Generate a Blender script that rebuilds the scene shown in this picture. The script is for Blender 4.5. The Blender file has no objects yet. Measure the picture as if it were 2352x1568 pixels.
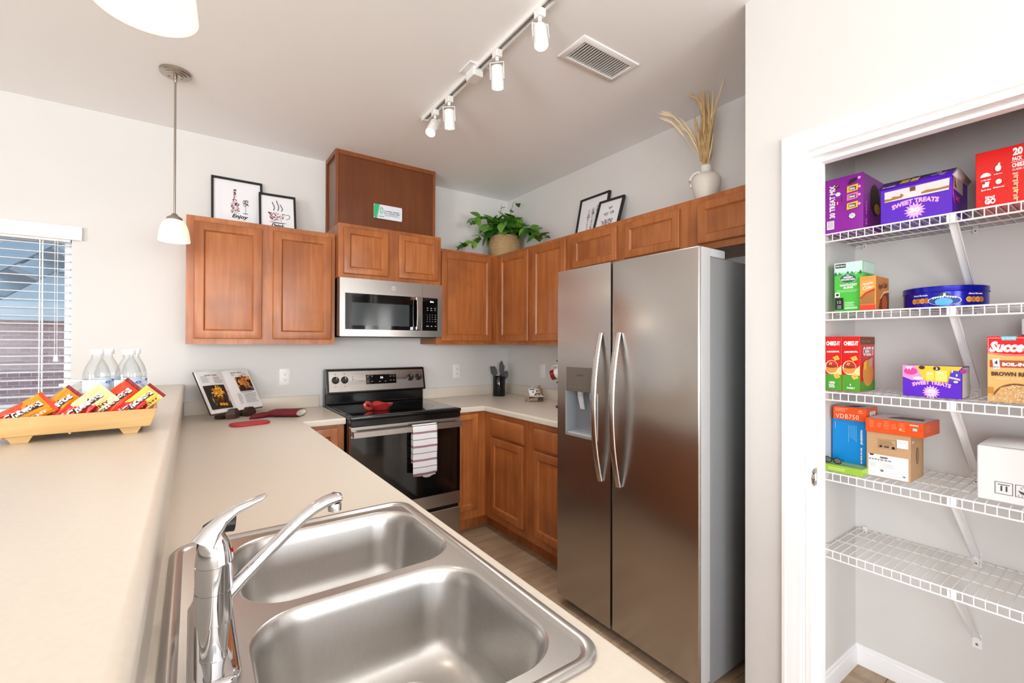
import bpy, bmesh, math, random
from mathutils import Vector, Matrix
R = random.Random(7)
S = bpy.context.scene
COL = S.collection
def lin(c):
    c = c / 255.0
    return c / 12.92 if c <= .04045 else ((c + .055) / 1.055) ** 2.4
def rgb(r, g, b): return (lin(r), lin(g), lin(b), 1)

# ---------------------------------------------------------------- camera
CAMZ = 1.3666
cam = bpy.data.cameras.new('camera'); cam.sensor_width = 36; cam.lens = 36 * 1046.8 / 2352
cam.clip_start = .02
co = bpy.data.objects.new('camera', cam); COL.objects.link(co); S.camera = co
a, b, r = math.radians(34.9925), math.radians(.2912), math.radians(.1666)
F = Vector((math.sin(a) * math.cos(b), math.cos(a) * math.cos(b), math.sin(b)))
Rt = Vector((math.cos(a), -math.sin(a), 0)); Up = Rt.cross(F)
R2 = Rt * math.cos(r) + Up * math.sin(r); U2 = Up * math.cos(r) - Rt * math.sin(r)
m = Matrix((R2, U2, -F)).transposed().to_4x4(); m.translation = (0, 0, CAMZ)
co.matrix_world = m

# ---------------------------------------------------------------- world, daylight, exposure
S.view_settings.view_transform = 'Standard'; S.view_settings.look = 'None'
S.view_settings.exposure = -.50; S.view_settings.gamma = 1.0; S.view_settings.use_curve_mapping = False
S.cycles.use_denoising = True
S.cycles.max_bounces = 10; S.cycles.diffuse_bounces = 6; S.cycles.glossy_bounces = 5
S.cycles.transparent_max_bounces = 16; S.cycles.transmission_bounces = 8
S.cycles.caustics_reflective = False; S.cycles.caustics_refractive = False
S.cycles.sample_clamp_indirect = 6.0
W = bpy.data.worlds.new('sky'); S.world = W; W.use_nodes = True
wn = W.node_tree.nodes; wl = W.node_tree.links
bg = wn['Background']; sky = wn.new('ShaderNodeTexSky'); sky.sky_type = 'HOSEK_WILKIE'
sky.sun_direction = Vector((-.5, -.4, .75)).normalized(); sky.turbidity = 4; sky.ground_albedo = .4
wl.new(sky.outputs[0], bg.inputs[0]); bg.inputs[1].default_value = 11.0

def area(name, loc, direction, sx, sy, power, col=(1, 1, 1), spread=180):
    l = bpy.data.lights.new(name, 'AREA'); l.shape = 'RECTANGLE'; l.size = sx; l.size_y = sy
    l.energy = power; l.color = col; l.spread = math.radians(spread)
    o = bpy.data.objects.new(name, l); COL.objects.link(o); o.location = loc
    o.rotation_euler = Vector(direction).to_track_quat('-Z', 'Y').to_euler()
    return o
# daylight entering by the glazed door of the living side and the windows of the wall behind the camera
area('patio_door_daylight_offscreen', (-4.13, -1.7, 1.08), (1, 0, 0), 2.0, 2.3, 240, (.97, .985, 1.0))
area('window_behind_daylight_offscreen', (-2.0, -3.74, 1.45), (0, 1, 0), 2.2, 1.2, 190, (.97, .985, 1.0))
area('window_behind_daylight_offscreen', (.7, -3.74, 1.45), (0, 1, 0), 1.6, 1.2, 150, (.97, .985, 1.0))

# ---------------------------------------------------------------- materials
MT = {}
def mat(name, col=None, rough=.5, metal=0, var=0, vscale=8, stretch=(1, 1, 1), bump=0, bscale=60, emit=None, es=0,
        trans=None, coat=0, col2=None, aniso=0, spec=.5, coord='Object', alpha=1, detail=4):
    if name in MT: return MT[name]
    m_ = bpy.data.materials.new(name); m_.use_nodes = True; MT[name] = m_
    nt = m_.node_tree; n = nt.nodes; l = nt.links; p = n['Principled BSDF']
    p.inputs['Base Color'].default_value = col or (.8, .8, .8, 1)
    p.inputs['Roughness'].default_value = rough; p.inputs['Metallic'].default_value = metal
    p.inputs['Specular IOR Level'].default_value = spec
    if coat: p.inputs['Coat Weight'].default_value = coat; p.inputs['Coat Roughness'].default_value = .08
    if emit: p.inputs['Emission Color'].default_value = emit; p.inputs['Emission Strength'].default_value = es
    if aniso:
        p.inputs['Anisotropic'].default_value = aniso
    if var or bump:
        tc = n.new('ShaderNodeTexCoord'); mp = n.new('ShaderNodeMapping'); mp.inputs['Scale'].default_value = stretch
        l.new(tc.outputs[coord], mp.inputs['Vector'])
    if var:
        nz = n.new('ShaderNodeTexNoise'); nz.inputs['Scale'].default_value = vscale; nz.inputs['Detail'].default_value = detail
        l.new(mp.outputs[0], nz.inputs['Vector'])
        rp = n.new('ShaderNodeValToRGB'); c = Vector(col[:3])
        d = Vector(col2[:3]) if col2 else c * (1 - var)
        rp.color_ramp.elements[0].position = .3; rp.color_ramp.elements[1].position = .7
        rp.color_ramp.elements[0].color = (*d, 1); rp.color_ramp.elements[1].color = (*c, 1)
        l.new(nz.outputs['Fac'], rp.inputs[0]); l.new(rp.outputs[0], p.inputs['Base Color'])
    if bump:
        nb = n.new('ShaderNodeTexNoise'); nb.inputs['Scale'].default_value = bscale; nb.inputs['Detail'].default_value = 3
        l.new(mp.outputs[0], nb.inputs['Vector'])
        bp = n.new('ShaderNodeBump'); bp.inputs['Strength'].default_value = bump; bp.inputs['Distance'].default_value = .002
        l.new(nb.outputs['Fac'], bp.inputs['Height']); l.new(bp.outputs[0], p.inputs['Normal'])
    if trans is not None:                                  # clear sheet: mostly see-through with a glossy skin
        out = n['Material Output']; tr = n.new('ShaderNodeBsdfTransparent'); tr.inputs[0].default_value = col or (1, 1, 1, 1)
        gl = n.new('ShaderNodeBsdfGlossy'); gl.inputs['Roughness'].default_value = rough
        fr = n.new('ShaderNodeLayerWeight'); fr.inputs[0].default_value = trans
        mx = n.new('ShaderNodeMixShader'); l.new(fr.outputs['Facing'], mx.inputs[0])
        mm = n.new('ShaderNodeMath'); mm.operation = 'MULTIPLY'; mm.inputs[1].default_value = .6
        l.new(fr.outputs['Facing'], mm.inputs[0]); l.new(mm.outputs[0], mx.inputs[0])
        l.new(tr.outputs[0], mx.inputs[1]); l.new(gl.outputs[0], mx.inputs[2]); l.new(mx.outputs[0], out.inputs[0])
    return m_
def flat(r, g, b, rough=.5): return mat('ink_%d_%d_%d_%d' % (r, g, b, rough * 100), rgb(r, g, b), rough)

def wood(name, c1, c2, c3, rough=.35, sc=1.0, rot=(0, 0, 0), grain=(22, 22, 1.2)):
    if name in MT: return MT[name]
    m_ = bpy.data.materials.new(name); m_.use_nodes = True; MT[name] = m_
    n = m_.node_tree.nodes; l = m_.node_tree.links; p = n['Principled BSDF']; p.inputs['Roughness'].default_value = rough
    tc = n.new('ShaderNodeTexCoord'); mp = n.new('ShaderNodeMapping'); mp.inputs['Scale'].default_value = [g * sc for g in grain]
    mp.inputs['Rotation'].default_value = rot
    l.new(tc.outputs['Object'], mp.inputs[0])
    oi = n.new('ShaderNodeObjectInfo'); add = n.new('ShaderNodeVectorMath'); add.operation = 'ADD'
    ml = n.new('ShaderNodeVectorMath'); ml.operation = 'SCALE'; ml.inputs[0].default_value = (37, 19, 53); l.new(oi.outputs['Random'], ml.inputs['Scale'])
    l.new(mp.outputs[0], add.inputs[0]); l.new(ml.outputs[0], add.inputs[1])
    g = n.new('ShaderNodeTexNoise'); g.inputs['Scale'].default_value = 1.6; g.inputs['Detail'].default_value = 7; g.inputs['Roughness'].default_value = .6
    g.inputs['Distortion'].default_value = .5; l.new(add.outputs[0], g.inputs[0])
    bl = n.new('ShaderNodeTexNoise'); bl.inputs['Scale'].default_value = 3.2 * sc; bl.inputs['Detail'].default_value = 3
    a2 = n.new('ShaderNodeVectorMath'); a2.operation = 'ADD'; l.new(tc.outputs['Object'], a2.inputs[0]); l.new(ml.outputs[0], a2.inputs[1]); l.new(a2.outputs[0], bl.inputs[0])
    r1 = n.new('ShaderNodeValToRGB'); r1.color_ramp.elements[0].position = .35; r1.color_ramp.elements[1].position = .66
    r1.color_ramp.elements[0].color = c2; r1.color_ramp.elements[1].color = c1; l.new(g.outputs['Fac'], r1.inputs[0])
    r2 = n.new('ShaderNodeValToRGB'); r2.color_ramp.elements[0].position = .33; r2.color_ramp.elements[1].position = .55
    r2.color_ramp.elements[0].color = (.55, .55, .55, 1); r2.color_ramp.elements[1].color = (0, 0, 0, 1); l.new(bl.outputs['Fac'], r2.inputs[0])
    mx = n.new('ShaderNodeMix'); mx.data_type = 'RGBA'; l.new(r2.outputs[0], mx.inputs[0]); l.new(r1.outputs[0], mx.inputs[6]); mx.inputs[7].default_value = c3
    l.new(mx.outputs[2], p.inputs['Base Color'])
    return m_

WALL = mat('wall_paint', rgb(216, 215, 213), .75, var=.02, vscale=3, bump=.06, bscale=220)
CEILM = mat('ceiling_paint', rgb(246, 247, 248), .85, bump=.12, bscale=160)
TRIM = mat('trim_paint', rgb(240, 241, 243), .35)
CAB = wood('cabinet_maple', rgb(180, 112, 60), rgb(160, 90, 44), rgb(122, 64, 31), .34)
CABD = wood('cabinet_maple_side', rgb(140, 80, 42), rgb(122, 66, 34), rgb(104, 54, 28), .36)
COUNT = mat('counter_laminate', rgb(216, 207, 194), .32, var=.04, vscale=120, detail=2)
STEEL = mat('brushed_steel', rgb(190, 186, 182), .26, 1, var=.06, vscale=6, stretch=(300, 300, 2), aniso=.5)
STEELD = mat('brushed_steel_dark', rgb(150, 146, 142), .3, 1)
SINKM = mat('sink_steel', rgb(200, 198, 195), .31, 1, var=.08, vscale=30, stretch=(40, 2, 2))
CHROME = mat('chrome', rgb(225, 226, 230), .06, 1)
NICKEL = mat('brushed_nickel', rgb(176, 168, 158), .28, 1)
BLACKG = mat('black_glass', rgb(7, 7, 8), .04, 0, coat=.5)
BLACKE = mat('black_enamel', rgb(14, 14, 15), .18)
BLACKP = mat('black_plastic', rgb(20, 20, 21), .38)
BLACKM = mat('black_matte', rgb(24, 23, 23), .55)
GREYP = mat('grey_plastic', rgb(170, 172, 175), .4)
FSIDE = mat('fridge_side', rgb(128, 130, 132), .38, .25, bump=.05, bscale=300)
WHITEP = mat('white_plastic', rgb(236, 236, 236), .35)
WIRE = mat('white_wire', rgb(240, 241, 243), .3)
PAPER = mat('white_paper', rgb(238, 238, 238), .6)
FLOORW = wood('floor_plank', rgb(182, 158, 132), rgb(158, 134, 110), rgb(136, 112, 90), .42, 1, grain=(1.0, 16, 16))
GLASS = mat('window_glass', (1, 1, 1, 1), .02, trans=.2)

# ---------------------------------------------------------------- mesh helpers
ORG = {}
class G:
    def __init__(s): s.v = []; s.f = []; s.m = []
    def add(s, vs, fs, mi=0):
        k = len(s.v); s.v += [tuple(x) for x in vs]; s.f += [tuple(i + k for i in f) for f in fs]; s.m += [mi] * len(fs); return s
    def box(s, x0, x1, y0, y1, z0, z1, mi=0):
        return s.add([(x0, y0, z0), (x1, y0, z0), (x1, y1, z0), (x0, y1, z0), (x0, y0, z1), (x1, y0, z1), (x1, y1, z1), (x0, y1, z1)],
                     [(0, 3, 2, 1), (4, 5, 6, 7), (0, 1, 5, 4), (1, 2, 6, 5), (2, 3, 7, 6), (3, 0, 4, 7)], mi)
    def loft(s, loops, closed=True, cap=(True, True), mi=0, mis=None):
        n = len(loops[0]); vs = [p for L in loops for p in L]; fs = []; ms = []
        for i in range(len(loops) - 1):
            for j in range(n if closed else n - 1):
                fs.append((i * n + j, i * n + (j + 1) % n, (i + 1) * n + (j + 1) % n, (i + 1) * n + j)); ms.append(mis[i] if mis else mi)
        if cap[0]: fs.append(tuple(reversed(range(n)))); ms.append(mis[0] if mis else mi)
        if cap[1]: fs.append(tuple((len(loops) - 1) * n + j for j in range(n))); ms.append(mis[-1] if mis else mi)
        k = len(s.v); s.v += [tuple(p) for p in vs]; s.f += [tuple(i + k for i in f) for f in fs]; s.m += ms; return s
    def lathe(s, prof, c=(0, 0, 0), n=24, mi=0, cap=(True, True), mis=None):
        L = [[(c[0] + max(rr, 1e-5) * math.cos(2 * math.pi * j / n), c[1] + max(rr, 1e-5) * math.sin(2 * math.pi * j / n), c[2] + z) for j in range(n)] for rr, z in prof]
        return s.loft(L, True, cap, mi, mis)
    def tube(s, pts, rad, n=8, mi=0, flat=None, ref=None, cap=(True, True)):
        P = [Vector(p) for p in pts]; L = []; up = Vector(ref) if ref else Vector((0, 0, 1))
        for i, p in enumerate(P):
            t = (P[min(i + 1, len(P) - 1)] - P[max(i - 1, 0)]).normalized()
            sd = t.cross(up)
            if sd.length < 1e-3: sd = t.cross(Vector((1, .3, 0)))
            sd.normalize(); u = sd.cross(t)
            rr = rad[i] if isinstance(rad, (list, tuple)) else rad
            ra, rb = (rr if isinstance(rr, tuple) else (rr, rr * (flat or 1)))
            L.append([p + sd * ra * math.cos(2 * math.pi * j / n) + u * rb * math.sin(2 * math.pi * j / n) for j in range(n)])
        return s.loft(L, True, cap, mi)
    def prism(s, poly, o, ux, uy, d, mi=0, mis=None):
        o, ux, uy = Vector(o), Vector(ux), Vector(uy); nn = ux.cross(uy).normalized() * d
        A = [o + ux * p[0] + uy * p[1] for p in poly]
        return s.loft([A, [p + nn for p in A]], True, (True, True), mi, mis)
    def xf(s, M, k=0):
        for i in range(k, len(s.v)): s.v[i] = tuple(M @ Vector(s.v[i]))
        return s
    def build(s, name, mats, parent=None, bev=0, seg=1, ang=35, world=True, smooth=True):
        if not isinstance(mats, (list, tuple)): mats = [mats]
        me = bpy.data.meshes.new(name); bm = bmesh.new(); vs = [bm.verts.new(v) for v in s.v]
        for f, mi in zip(s.f, s.m):
            try: q = bm.faces.new([vs[i] for i in f]); q.material_index = mi
            except ValueError: pass
        bmesh.ops.recalc_face_normals(bm, faces=bm.faces)
        if bev:
            bm.normal_update()
            es = [e for e in bm.edges if len(e.link_faces) == 2 and e.calc_face_angle(0) > .6]
            bmesh.ops.bevel(bm, geom=es, offset=bev, segments=seg, affect='EDGES', profile=.5, clamp_overlap=True)
        o = bpy.data.objects.new(name, me); COL.objects.link(o)
        off = Vector((0, 0, 0))
        if parent is not None:
            o.parent = parent; off = ORG.get(parent, Vector((0, 0, 0)))
        if parent is not None and world and off.length:
            bmesh.ops.translate(bm, verts=bm.verts, vec=-off)
        ORG[o] = off if world else Vector((0, 0, 0))
        if smooth:
            for q in bm.faces: q.smooth = True
        bm.to_mesh(me); bm.free()
        if smooth: me.set_sharp_from_angle(angle=math.radians(ang))
        for mm_ in mats: me.materials.append(mm_)
        return o
def tag(o, label=None, cat=None, group=None, kind=None):
    if label: o['label'] = label
    if cat: o['category'] = cat
    if group: o['group'] = group
    if kind: o['kind'] = kind
    return o
def E(name, label, cat, loc, rz=0, group=None, kind=None):
    o = bpy.data.objects.new(name, None); COL.objects.link(o); o.location = loc; o.rotation_euler = (0, 0, rz); o.empty_display_size = .05
    ORG[o] = Vector(loc) if rz == 0 else Vector((0, 0, 0))
    return tag(o, label, cat, group, kind)
def base_org(o, loc):
    "put a one-mesh thing's origin at its base"
    loc = Vector(loc); o.data.transform(Matrix.Translation(-loc)); o.location = loc; ORG[o] = loc; return o
def copy_tree(o, parent=None):
    c = o.copy(); COL.objects.link(c)
    if parent is not None: c.parent = parent
    for ch in list(o.children): copy_tree(ch, c)
    return c
def sweep(g, path, prof, mi=0, closed=False, cap=True):
    "profile (offset to the right of travel, z) swept along an XY path with mitred corners"
    P = [Vector(p) for p in path]; L = []
    for i, p in enumerate(P):
        d1 = (P[i] - P[i - 1]).normalized() if i else (P[1] - P[0]).normalized()
        d2 = (P[i + 1] - P[i]).normalized() if i < len(P) - 1 else d1
        n1 = Vector((d1.y, -d1.x)); n2 = Vector((d2.y, -d2.x)); mm_ = (n1 + n2)
        mm_ = mm_ / max(mm_.dot(n1), 1e-4) if i and i < len(P) - 1 else n1
        L.append([(p.x + mm_.x * q[0], p.y + mm_.y * q[0], q[1]) for q in prof])
    return g.loft(L, True, (cap, cap), mi)

# ---------------------------------------------------------------- flat print (lettering and pictures on packaging)
TX = {}
def text_mesh(t, bold=0, space=1.0):
    k = (t, bold, space)
    if k in TX: return TX[k]
    cu = bpy.data.curves.new('t', 'FONT'); cu.body = t; cu.size = 1; cu.offset = bold; cu.resolution_u = 2; cu.space_character = space
    ob = bpy.data.objects.new('t', cu); me = bpy.data.meshes.new_from_object(ob)
    vs = [(v.co.x, v.co.y) for v in me.vertices]; fs = [tuple(p.vertices) for p in me.polygons]
    bpy.data.objects.remove(ob); bpy.data.curves.remove(cu); bpy.data.meshes.remove(me)
    if not vs: vs = [(0, 0)]
    x0 = min(v[0] for v in vs); x1 = max(v[0] for v in vs); y0 = min(v[1] for v in vs); y1 = max(v[1] for v in vs)
    TX[k] = (vs, fs, x0, x1, y0, y1); return TX[k]
# writing too blurred to read in the photograph is set as short worn strokes instead of letters
BLUR = {'ROASTED SQUASH', 'SEARED CHICKEN', 'but first', 'coffee', 'SECURITY', 'WATER', 'ICE', 'CRUSH', 'LIGHT', 'LOCK', 'honeywell', 'ROYAL DANE', 'GV',
        'SAFETY FIRST', 'A CLEANER KITCHEN', 'FOR A BETTER HOME', 'FRIGIDAIRE', 'SL PR US PL BTM TAG RET', 'smart home starter kit', 'BABY', 'TAFFY', 'RUTH', 'mini', 'Snak',
        'EXTRA TOASTY', 'WHITE', 'EXTRA', 'ORIG', 'SNACK', 'NET WT 1 OZ', 'POP', 'COOK', 'HEAT', 'ADD', 'TIME', 'DEF', 'PWR', 'TMR', 'VENT', 'LITE', 'START', 'OFF', '30s', 'FRAGILE', 'HANDLE WITH CARE', '30 PACK', '1:12', '88'}
class Print:
    def __init__(s, o, ux, uy, step=.00025): s.o = Vector(o); s.ux = Vector(ux); s.uy = Vector(uy); s.n = s.ux.cross(s.uy).normalized(); s.g = G(); s.mats = []; s.k = 0; s.step = step
    def mi(s, m_):
        if m_ not in s.mats: s.mats.append(m_)
        return s.mats.index(m_)
    def put(s, pts, fs, m_):
        s.k += 1; z = .0003 + s.k * s.step
        s.g.add([s.o + s.ux * p[0] + s.uy * p[1] + s.n * z for p in pts], fs, s.mi(m_)); return s
    def poly(s, pts, m_): return s.put(pts, [tuple(range(len(pts)))], m_)
    def rect(s, x0, y0, x1, y1, m_): return s.poly([(x0, y0), (x1, y0), (x1, y1), (x0, y1)], m_)
    def ell(s, cx, cy, rx, ry, m_, n=28, a0=0, a1=2 * math.pi, rot=0):
        c, q = math.cos(rot), math.sin(rot)
        pts = [(rx * math.cos(a0 + (a1 - a0) * i / n), ry * math.sin(a0 + (a1 - a0) * i / n)) for i in range(n + (0 if abs(a1 - a0 - 2 * math.pi) < 1e-6 else 1))]
        return s.poly([(cx + x * c - y * q, cy + x * q + y * c) for x, y in pts], m_)
    def star(s, cx, cy, r1, r2, n, m_, ph=0):
        return s.poly([(cx + (r1 if i % 2 == 0 else r2) * math.cos(ph + math.pi * i / n), cy + (r1 if i % 2 == 0 else r2) * math.sin(ph + math.pi * i / n)) for i in range(2 * n)], m_)
    def line(s, pts, w, m_):
        s.k += 1; z = .0003 + s.k * s.step; mi = s.mi(m_)
        for p, q in zip(pts, pts[1:]):
            d = Vector((q[0] - p[0], q[1] - p[1])); nn = Vector((-d.y, d.x)).normalized() * w / 2; e = d.normalized() * w * .2
            A = [(p[0] + nn.x - e.x, p[1] + nn.y - e.y), (p[0] - nn.x - e.x, p[1] - nn.y - e.y), (q[0] - nn.x + e.x, q[1] - nn.y + e.y), (q[0] + nn.x + e.x, q[1] + nn.y + e.y)]
            s.g.add([s.o + s.ux * x + s.uy * y + s.n * z for x, y in A], [(0, 1, 2, 3)], mi)
        return s
    def frame(s, x0, y0, x1, y1, w, m_): return s.line([(x0, y0), (x1, y0), (x1, y1), (x0, y1), (x0, y0)], w, m_)
    def text(s, t, x, y, h, m_, w=None, al='c', bold=0, shear=0, rot=0, arc=0, space=1.0):
        "h = letter height, (x, y) = centre (or left end) of the line's middle; arc = rise of the middle over the ends"
        if t in BLUR:
            n = len(t); ch = [(i / n, (i + .72) / n) for i, q in enumerate(t) if q != ' ']; ar = (n * .62)
            vs = []; fs = []
            for i, (p0, p1) in enumerate(ch):
                lo = .12 * (i * 7 % 3) / 2; k_ = len(vs); vs += [(p0 * ar, lo), (p1 * ar, lo), (p1 * ar, 1 - .2 * (i * 5 % 4) / 3), (p0 * ar, 1 - .2 * (i * 5 % 4) / 3)]; fs.append((k_, k_ + 1, k_ + 2, k_ + 3))
            x0, x1, y0, y1 = 0, ar, 0, 1
        else: vs, fs, x0, x1, y0, y1 = text_mesh(t, bold, space)
        k = h / max(y1 - y0, 1e-4); kx = (w / (x1 - x0)) if w else k
        wd = (x1 - x0) * kx; ox = -wd / 2 if al == 'c' else (0 if al == 'l' else -wd)
        c, q = math.cos(rot), math.sin(rot); out = []
        for vx, vy in vs:
            px = ox + (vx - x0) * kx; py = (vy - (y0 + y1) / 2) * k; px += shear * py
            if arc:
                u = px / (wd / 2); py2 = py + arc * (1 - u * u); sl = -2 * arc * u / (wd / 2); px = px - py * sl * .6; py = py2
            out.append((x + px * c - py * q, y + px * q + py * c))
        return s.put(out, fs, m_)
    def lines(s, x0, y0, x1, n, dy, th, m_, jit=.25, rr=None):
        rr = rr or R; s.k += 1; z = .0003 + s.k * s.step; mi = s.mi(m_)
        for i in range(n):
            y = y0 - i * dy; xe = x1 - (x1 - x0) * jit * rr.random()
            s.g.add([s.o + s.ux * x + s.uy * yy + s.n * z for x, yy in ((x0, y), (xe, y), (xe, y + th), (x0, y + th))], [(0, 1, 2, 3)], mi)
        return s
    def build(s, name, parent, world=False): return s.g.build(name, s.mats, parent, world=world, smooth=False)
# ================================================================ THE SETTING
YB, XR, ZC = 3.487, 2.389, 2.686           # back wall, right wall, ceiling
XL, YF = -4.2, -3.8                        # unseen left wall and wall behind the camera
ZT = .914                                  # worktop
XW = 1.749                                 # face of the pantry wall
WX0, WX1, WZ0, WZ1 = -1.46, -.556, .985, 1.965
def struct(o, label=None): o['kind'] = 'structure'; return o
# floor: slab with every plank on it
fl = G().box(XL - .1, XR + .1, YF - .1, YB + .1, -.12, -.008).build('floor', mat('subfloor', rgb(120, 104, 88), .8)); struct(fl)
PW, PL = .178, 1.22
pm = G().box(-PL / 2 + .0008, PL / 2 - .0008, -PW / 2 + .0008, PW / 2 - .0008, -.008, 0).build('plank', FLOORW, fl, bev=.001)
pmesh = pm.data; first = True; row = 0; y = YF + PW / 2
while y < YB:
    x = XL - (row * .43 % PL)
    while x < XR:
        cx = x + PL / 2
        if first: o = pm; first = False
        else: o = pm.copy(); COL.objects.link(o)
        lo, hi = max(x, XL), min(x + PL, XR)
        o.location = ((lo + hi) / 2, y, 0); o.scale = ((hi - lo) / PL, 1, 1)
        x += PL
    y += PW; row += 1
HX0, HX1, HY0_, HY1_ = 1.391, 1.687, 1.441, 1.558        # opening of the air vent
g = G(); g.box(XL - .1, HX0, YF - .1, YB + .1, ZC, ZC + .12).box(HX1, XR + .1, YF - .1, YB + .1, ZC, ZC + .12).box(HX0, HX1, YF - .1, HY0_, ZC, ZC + .12).box(HX0, HX1, HY1_, YB + .1, ZC, ZC + .12)
struct(g.build('ceiling', CEILM))
g = G(); T = .13
g.box(XL, WX0, YB, YB + T, 0, ZC).box(WX1, XR + .1, YB, YB + T, 0, ZC).box(WX0, WX1, YB, YB + T, 0, WZ0).box(WX0, WX1, YB, YB + T, WZ1, ZC)
struct(g.build('wall_back', WALL))
struct(G().box(XR, XR + .1, .84, YB, 0, ZC).build('wall_right', WALL))
# left wall with patio door opening, wall behind the camera with two window openings
g = G(); g.box(XL - .1, XL, -.5, YB, 0, ZC).box(XL - .1, XL, YF, -2.9, 0, ZC).box(XL - .1, XL, -2.9, -.5, 2.12, ZC)
struct(g.build('wall_left', WALL))
g = G(); g.box(XL, -3.15, YF - .1, YF, 0, ZC).box(-.85, -.15, YF - .1, YF, 0, ZC).box(1.55, XW, YF - .1, YF, 0, ZC)
g.box(-3.15, -.85, YF - .1, YF, 0, .78).box(-3.15, -.85, YF - .1, YF, 2.12, ZC).box(-.15, 1.55, YF - .1, YF, 0, .78).box(-.15, 1.55, YF - .1, YF, 2.12, ZC)
struct(g.build('wall_front', WALL))
for k, (x0, x1) in enumerate(((-3.15, -.85), (-.15, 1.55))):
    g = G(); ym = YF - .08
    for (p0, p1, q0, q1) in ((x0, x1, .78, .83), (x0, x1, 2.07, 2.12), (x0, x0 + .05, .83, 2.07), (x1 - .05, x1, .83, 2.07), (x0 + .05, x1 - .05, 1.43, 1.47)):
        g.box(p0, p1, ym - .03, ym + .03, q0, q1)
    w = struct(g.build('window_%d' % (k + 2), TRIM))
    G().box(x0 + .05, x1 - .05, ym - .004, ym, .83, 2.07).build('pane', GLASS, w)
g = G(); xm = XL - .07
for (p0, p1, q0, q1) in ((-2.9, -.5, 0, .06), (-2.9, -.5, 2.06, 2.12), (-2.9, -2.83, .06, 2.06), (-.57, -.5, .06, 2.06), (-1.74, -1.66, .06, 2.06)):
    g.box(xm - .03, xm + .03, p0, p1, q0, q1)
w = struct(g.build('door_2', TRIM))
for p0, p1 in ((-2.83, -1.74), (-1.66, -.57)): G().box(xm - .004, xm, p0, p1, .06, 2.06).build('pane', GLASS, w)
# pantry: face wall with doorway, partition beside the fridge, inner walls
PY, PXB = .765, 2.352                      # inner left wall, inner back wall
DY0, DY1, DZ = -.07, .715, 2.035            # rough door opening
PEND = -.42
g = G(); XI = XW + .114
g.box(XW, XI, DY1, .926, 0, ZC).box(XW, XI, DY0, DY1, DZ, ZC).box(XW, XI, YF, DY0, 0, ZC)
struct(g.build('wall_pantry', WALL))
struct(G().box(XI, XR, PY, .926, 0, ZC).build('wall_partition', WALL))
struct(G().box(PXB, XR + .1, YF, PY, 0, ZC).build('wall_pantry_back', WALL))
struct(G().box(XI, PXB, PEND - .1, PEND, 0, ZC).build('wall_pantry_right', WALL))
# door casing (moulded profile), jamb and stop
def ring(g, prof, x_sign=-1):
    "casing profile (distance outwards from the opening, thickness) run up the left leg, over the head and down the right leg"
    L = []
    for (dy, dz, yy, zz) in ((1, 0, DY1, 0), (1, 1, DY1, DZ), (-1, 1, DY0, DZ), (-1, 0, DY0, 0)):
        L.append([(XW - q[1], yy + dy * q[0], (zz + dz * q[0])) for q in prof])
    g.loft(L, True, (True, True))
g = G(); ring(g, [(.004, 0), (.004, .008), (.010, .0085), (.014, .011), (.022, .0115), (.030, .013), (.048, .016), (.056, .0165), (.060, .018), (.070, .018), (.072, .016), (.072, 0)])
struct(g.build('trim_1', TRIM, ang=20))
g = G(); j0 = XW; j1 = XI
g.box(j0, j1, DY1 - .019, DY1, 0, DZ).box(j0, j1, DY0, DY0 + .019, 0, DZ).box(j0, j1, DY0 + .019, DY1 - .019, DZ - .019, DZ)
s0, s1 = XW + .045, XW + .08
g.box(s0, s1, DY1 - .030, DY1 - .019, 0, DZ - .019).box(s0, s1, DY0 + .019, DY0 + .030, 0, DZ - .019).box(s0, s1, DY0 + .030, DY1 - .030, DZ - .030, DZ - .019)
jm = struct(g.build('door_1', TRIM, bev=.0015))
yj = DY1 - .019
sp = G().prism([(.0, -.03), (.0, .03), (.028, .03), (.028, -.03)], (XW + .012, yj - .0004, .907), (1, 0, 0), (0, 0, 1), .0012)
sp.tube([(XW + .012, yj, .88), (XW + .004, yj - .003, .89), (XW + .002, yj - .004, .907), (XW + .004, yj - .003, .925), (XW + .012, yj, .935)], [.001, .004, .006, .004, .001], 6)
so = sp.build('strike_plate', NICKEL, jm)
G().box(XW + .02, XW + .031, yj - .003, yj - .0017, .895, .92).build('latch_hole', TRIM, so)
bbp = [(0, 0), (.012, 0), (.012, .05), (.010, .056), (.010, .062), (.006, .068), (.005, .078), (.002, .083), (0, .083)]
g = G(); sweep(g, [(XI, PY), (PXB, PY)], bbp); struct(g.build('baseboard_left', TRIM, ang=20))
g = G(); sweep(g, [(PXB, PY), (PXB, PEND)], bbp); struct(g.build('baseboard_back', TRIM, ang=20))
# half wall that carries the bar top
BAR = 1.111
struct(G().box(-.19, -.056, .16, YB, 0, BAR - .038).build('wall_peninsula', WALL))

# ---------------------------------------------------------------- window of the back wall
g = G(); ym = YB + .085; gx0, gx1 = WX0, WX1
for (p0, p1, q0, q1) in ((gx0, gx1, WZ0, WZ0 + .04), (gx0, gx1, WZ1 - .04, WZ1), (gx0, gx0 + .04, WZ0 + .04, WZ1 - .04), (gx1 - .04, gx1, WZ0 + .04, WZ1 - .04)):
    g.box(p0, p1, ym - .02, ym + .02, q0, q1)
wo = struct(g.build('window_1', TRIM, bev=.003))
G().box(gx0 + .04, gx1 - .04, ym - .003, ym, WZ0 + .04, WZ1 - .04).build('pane', GLASS, wo)
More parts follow.
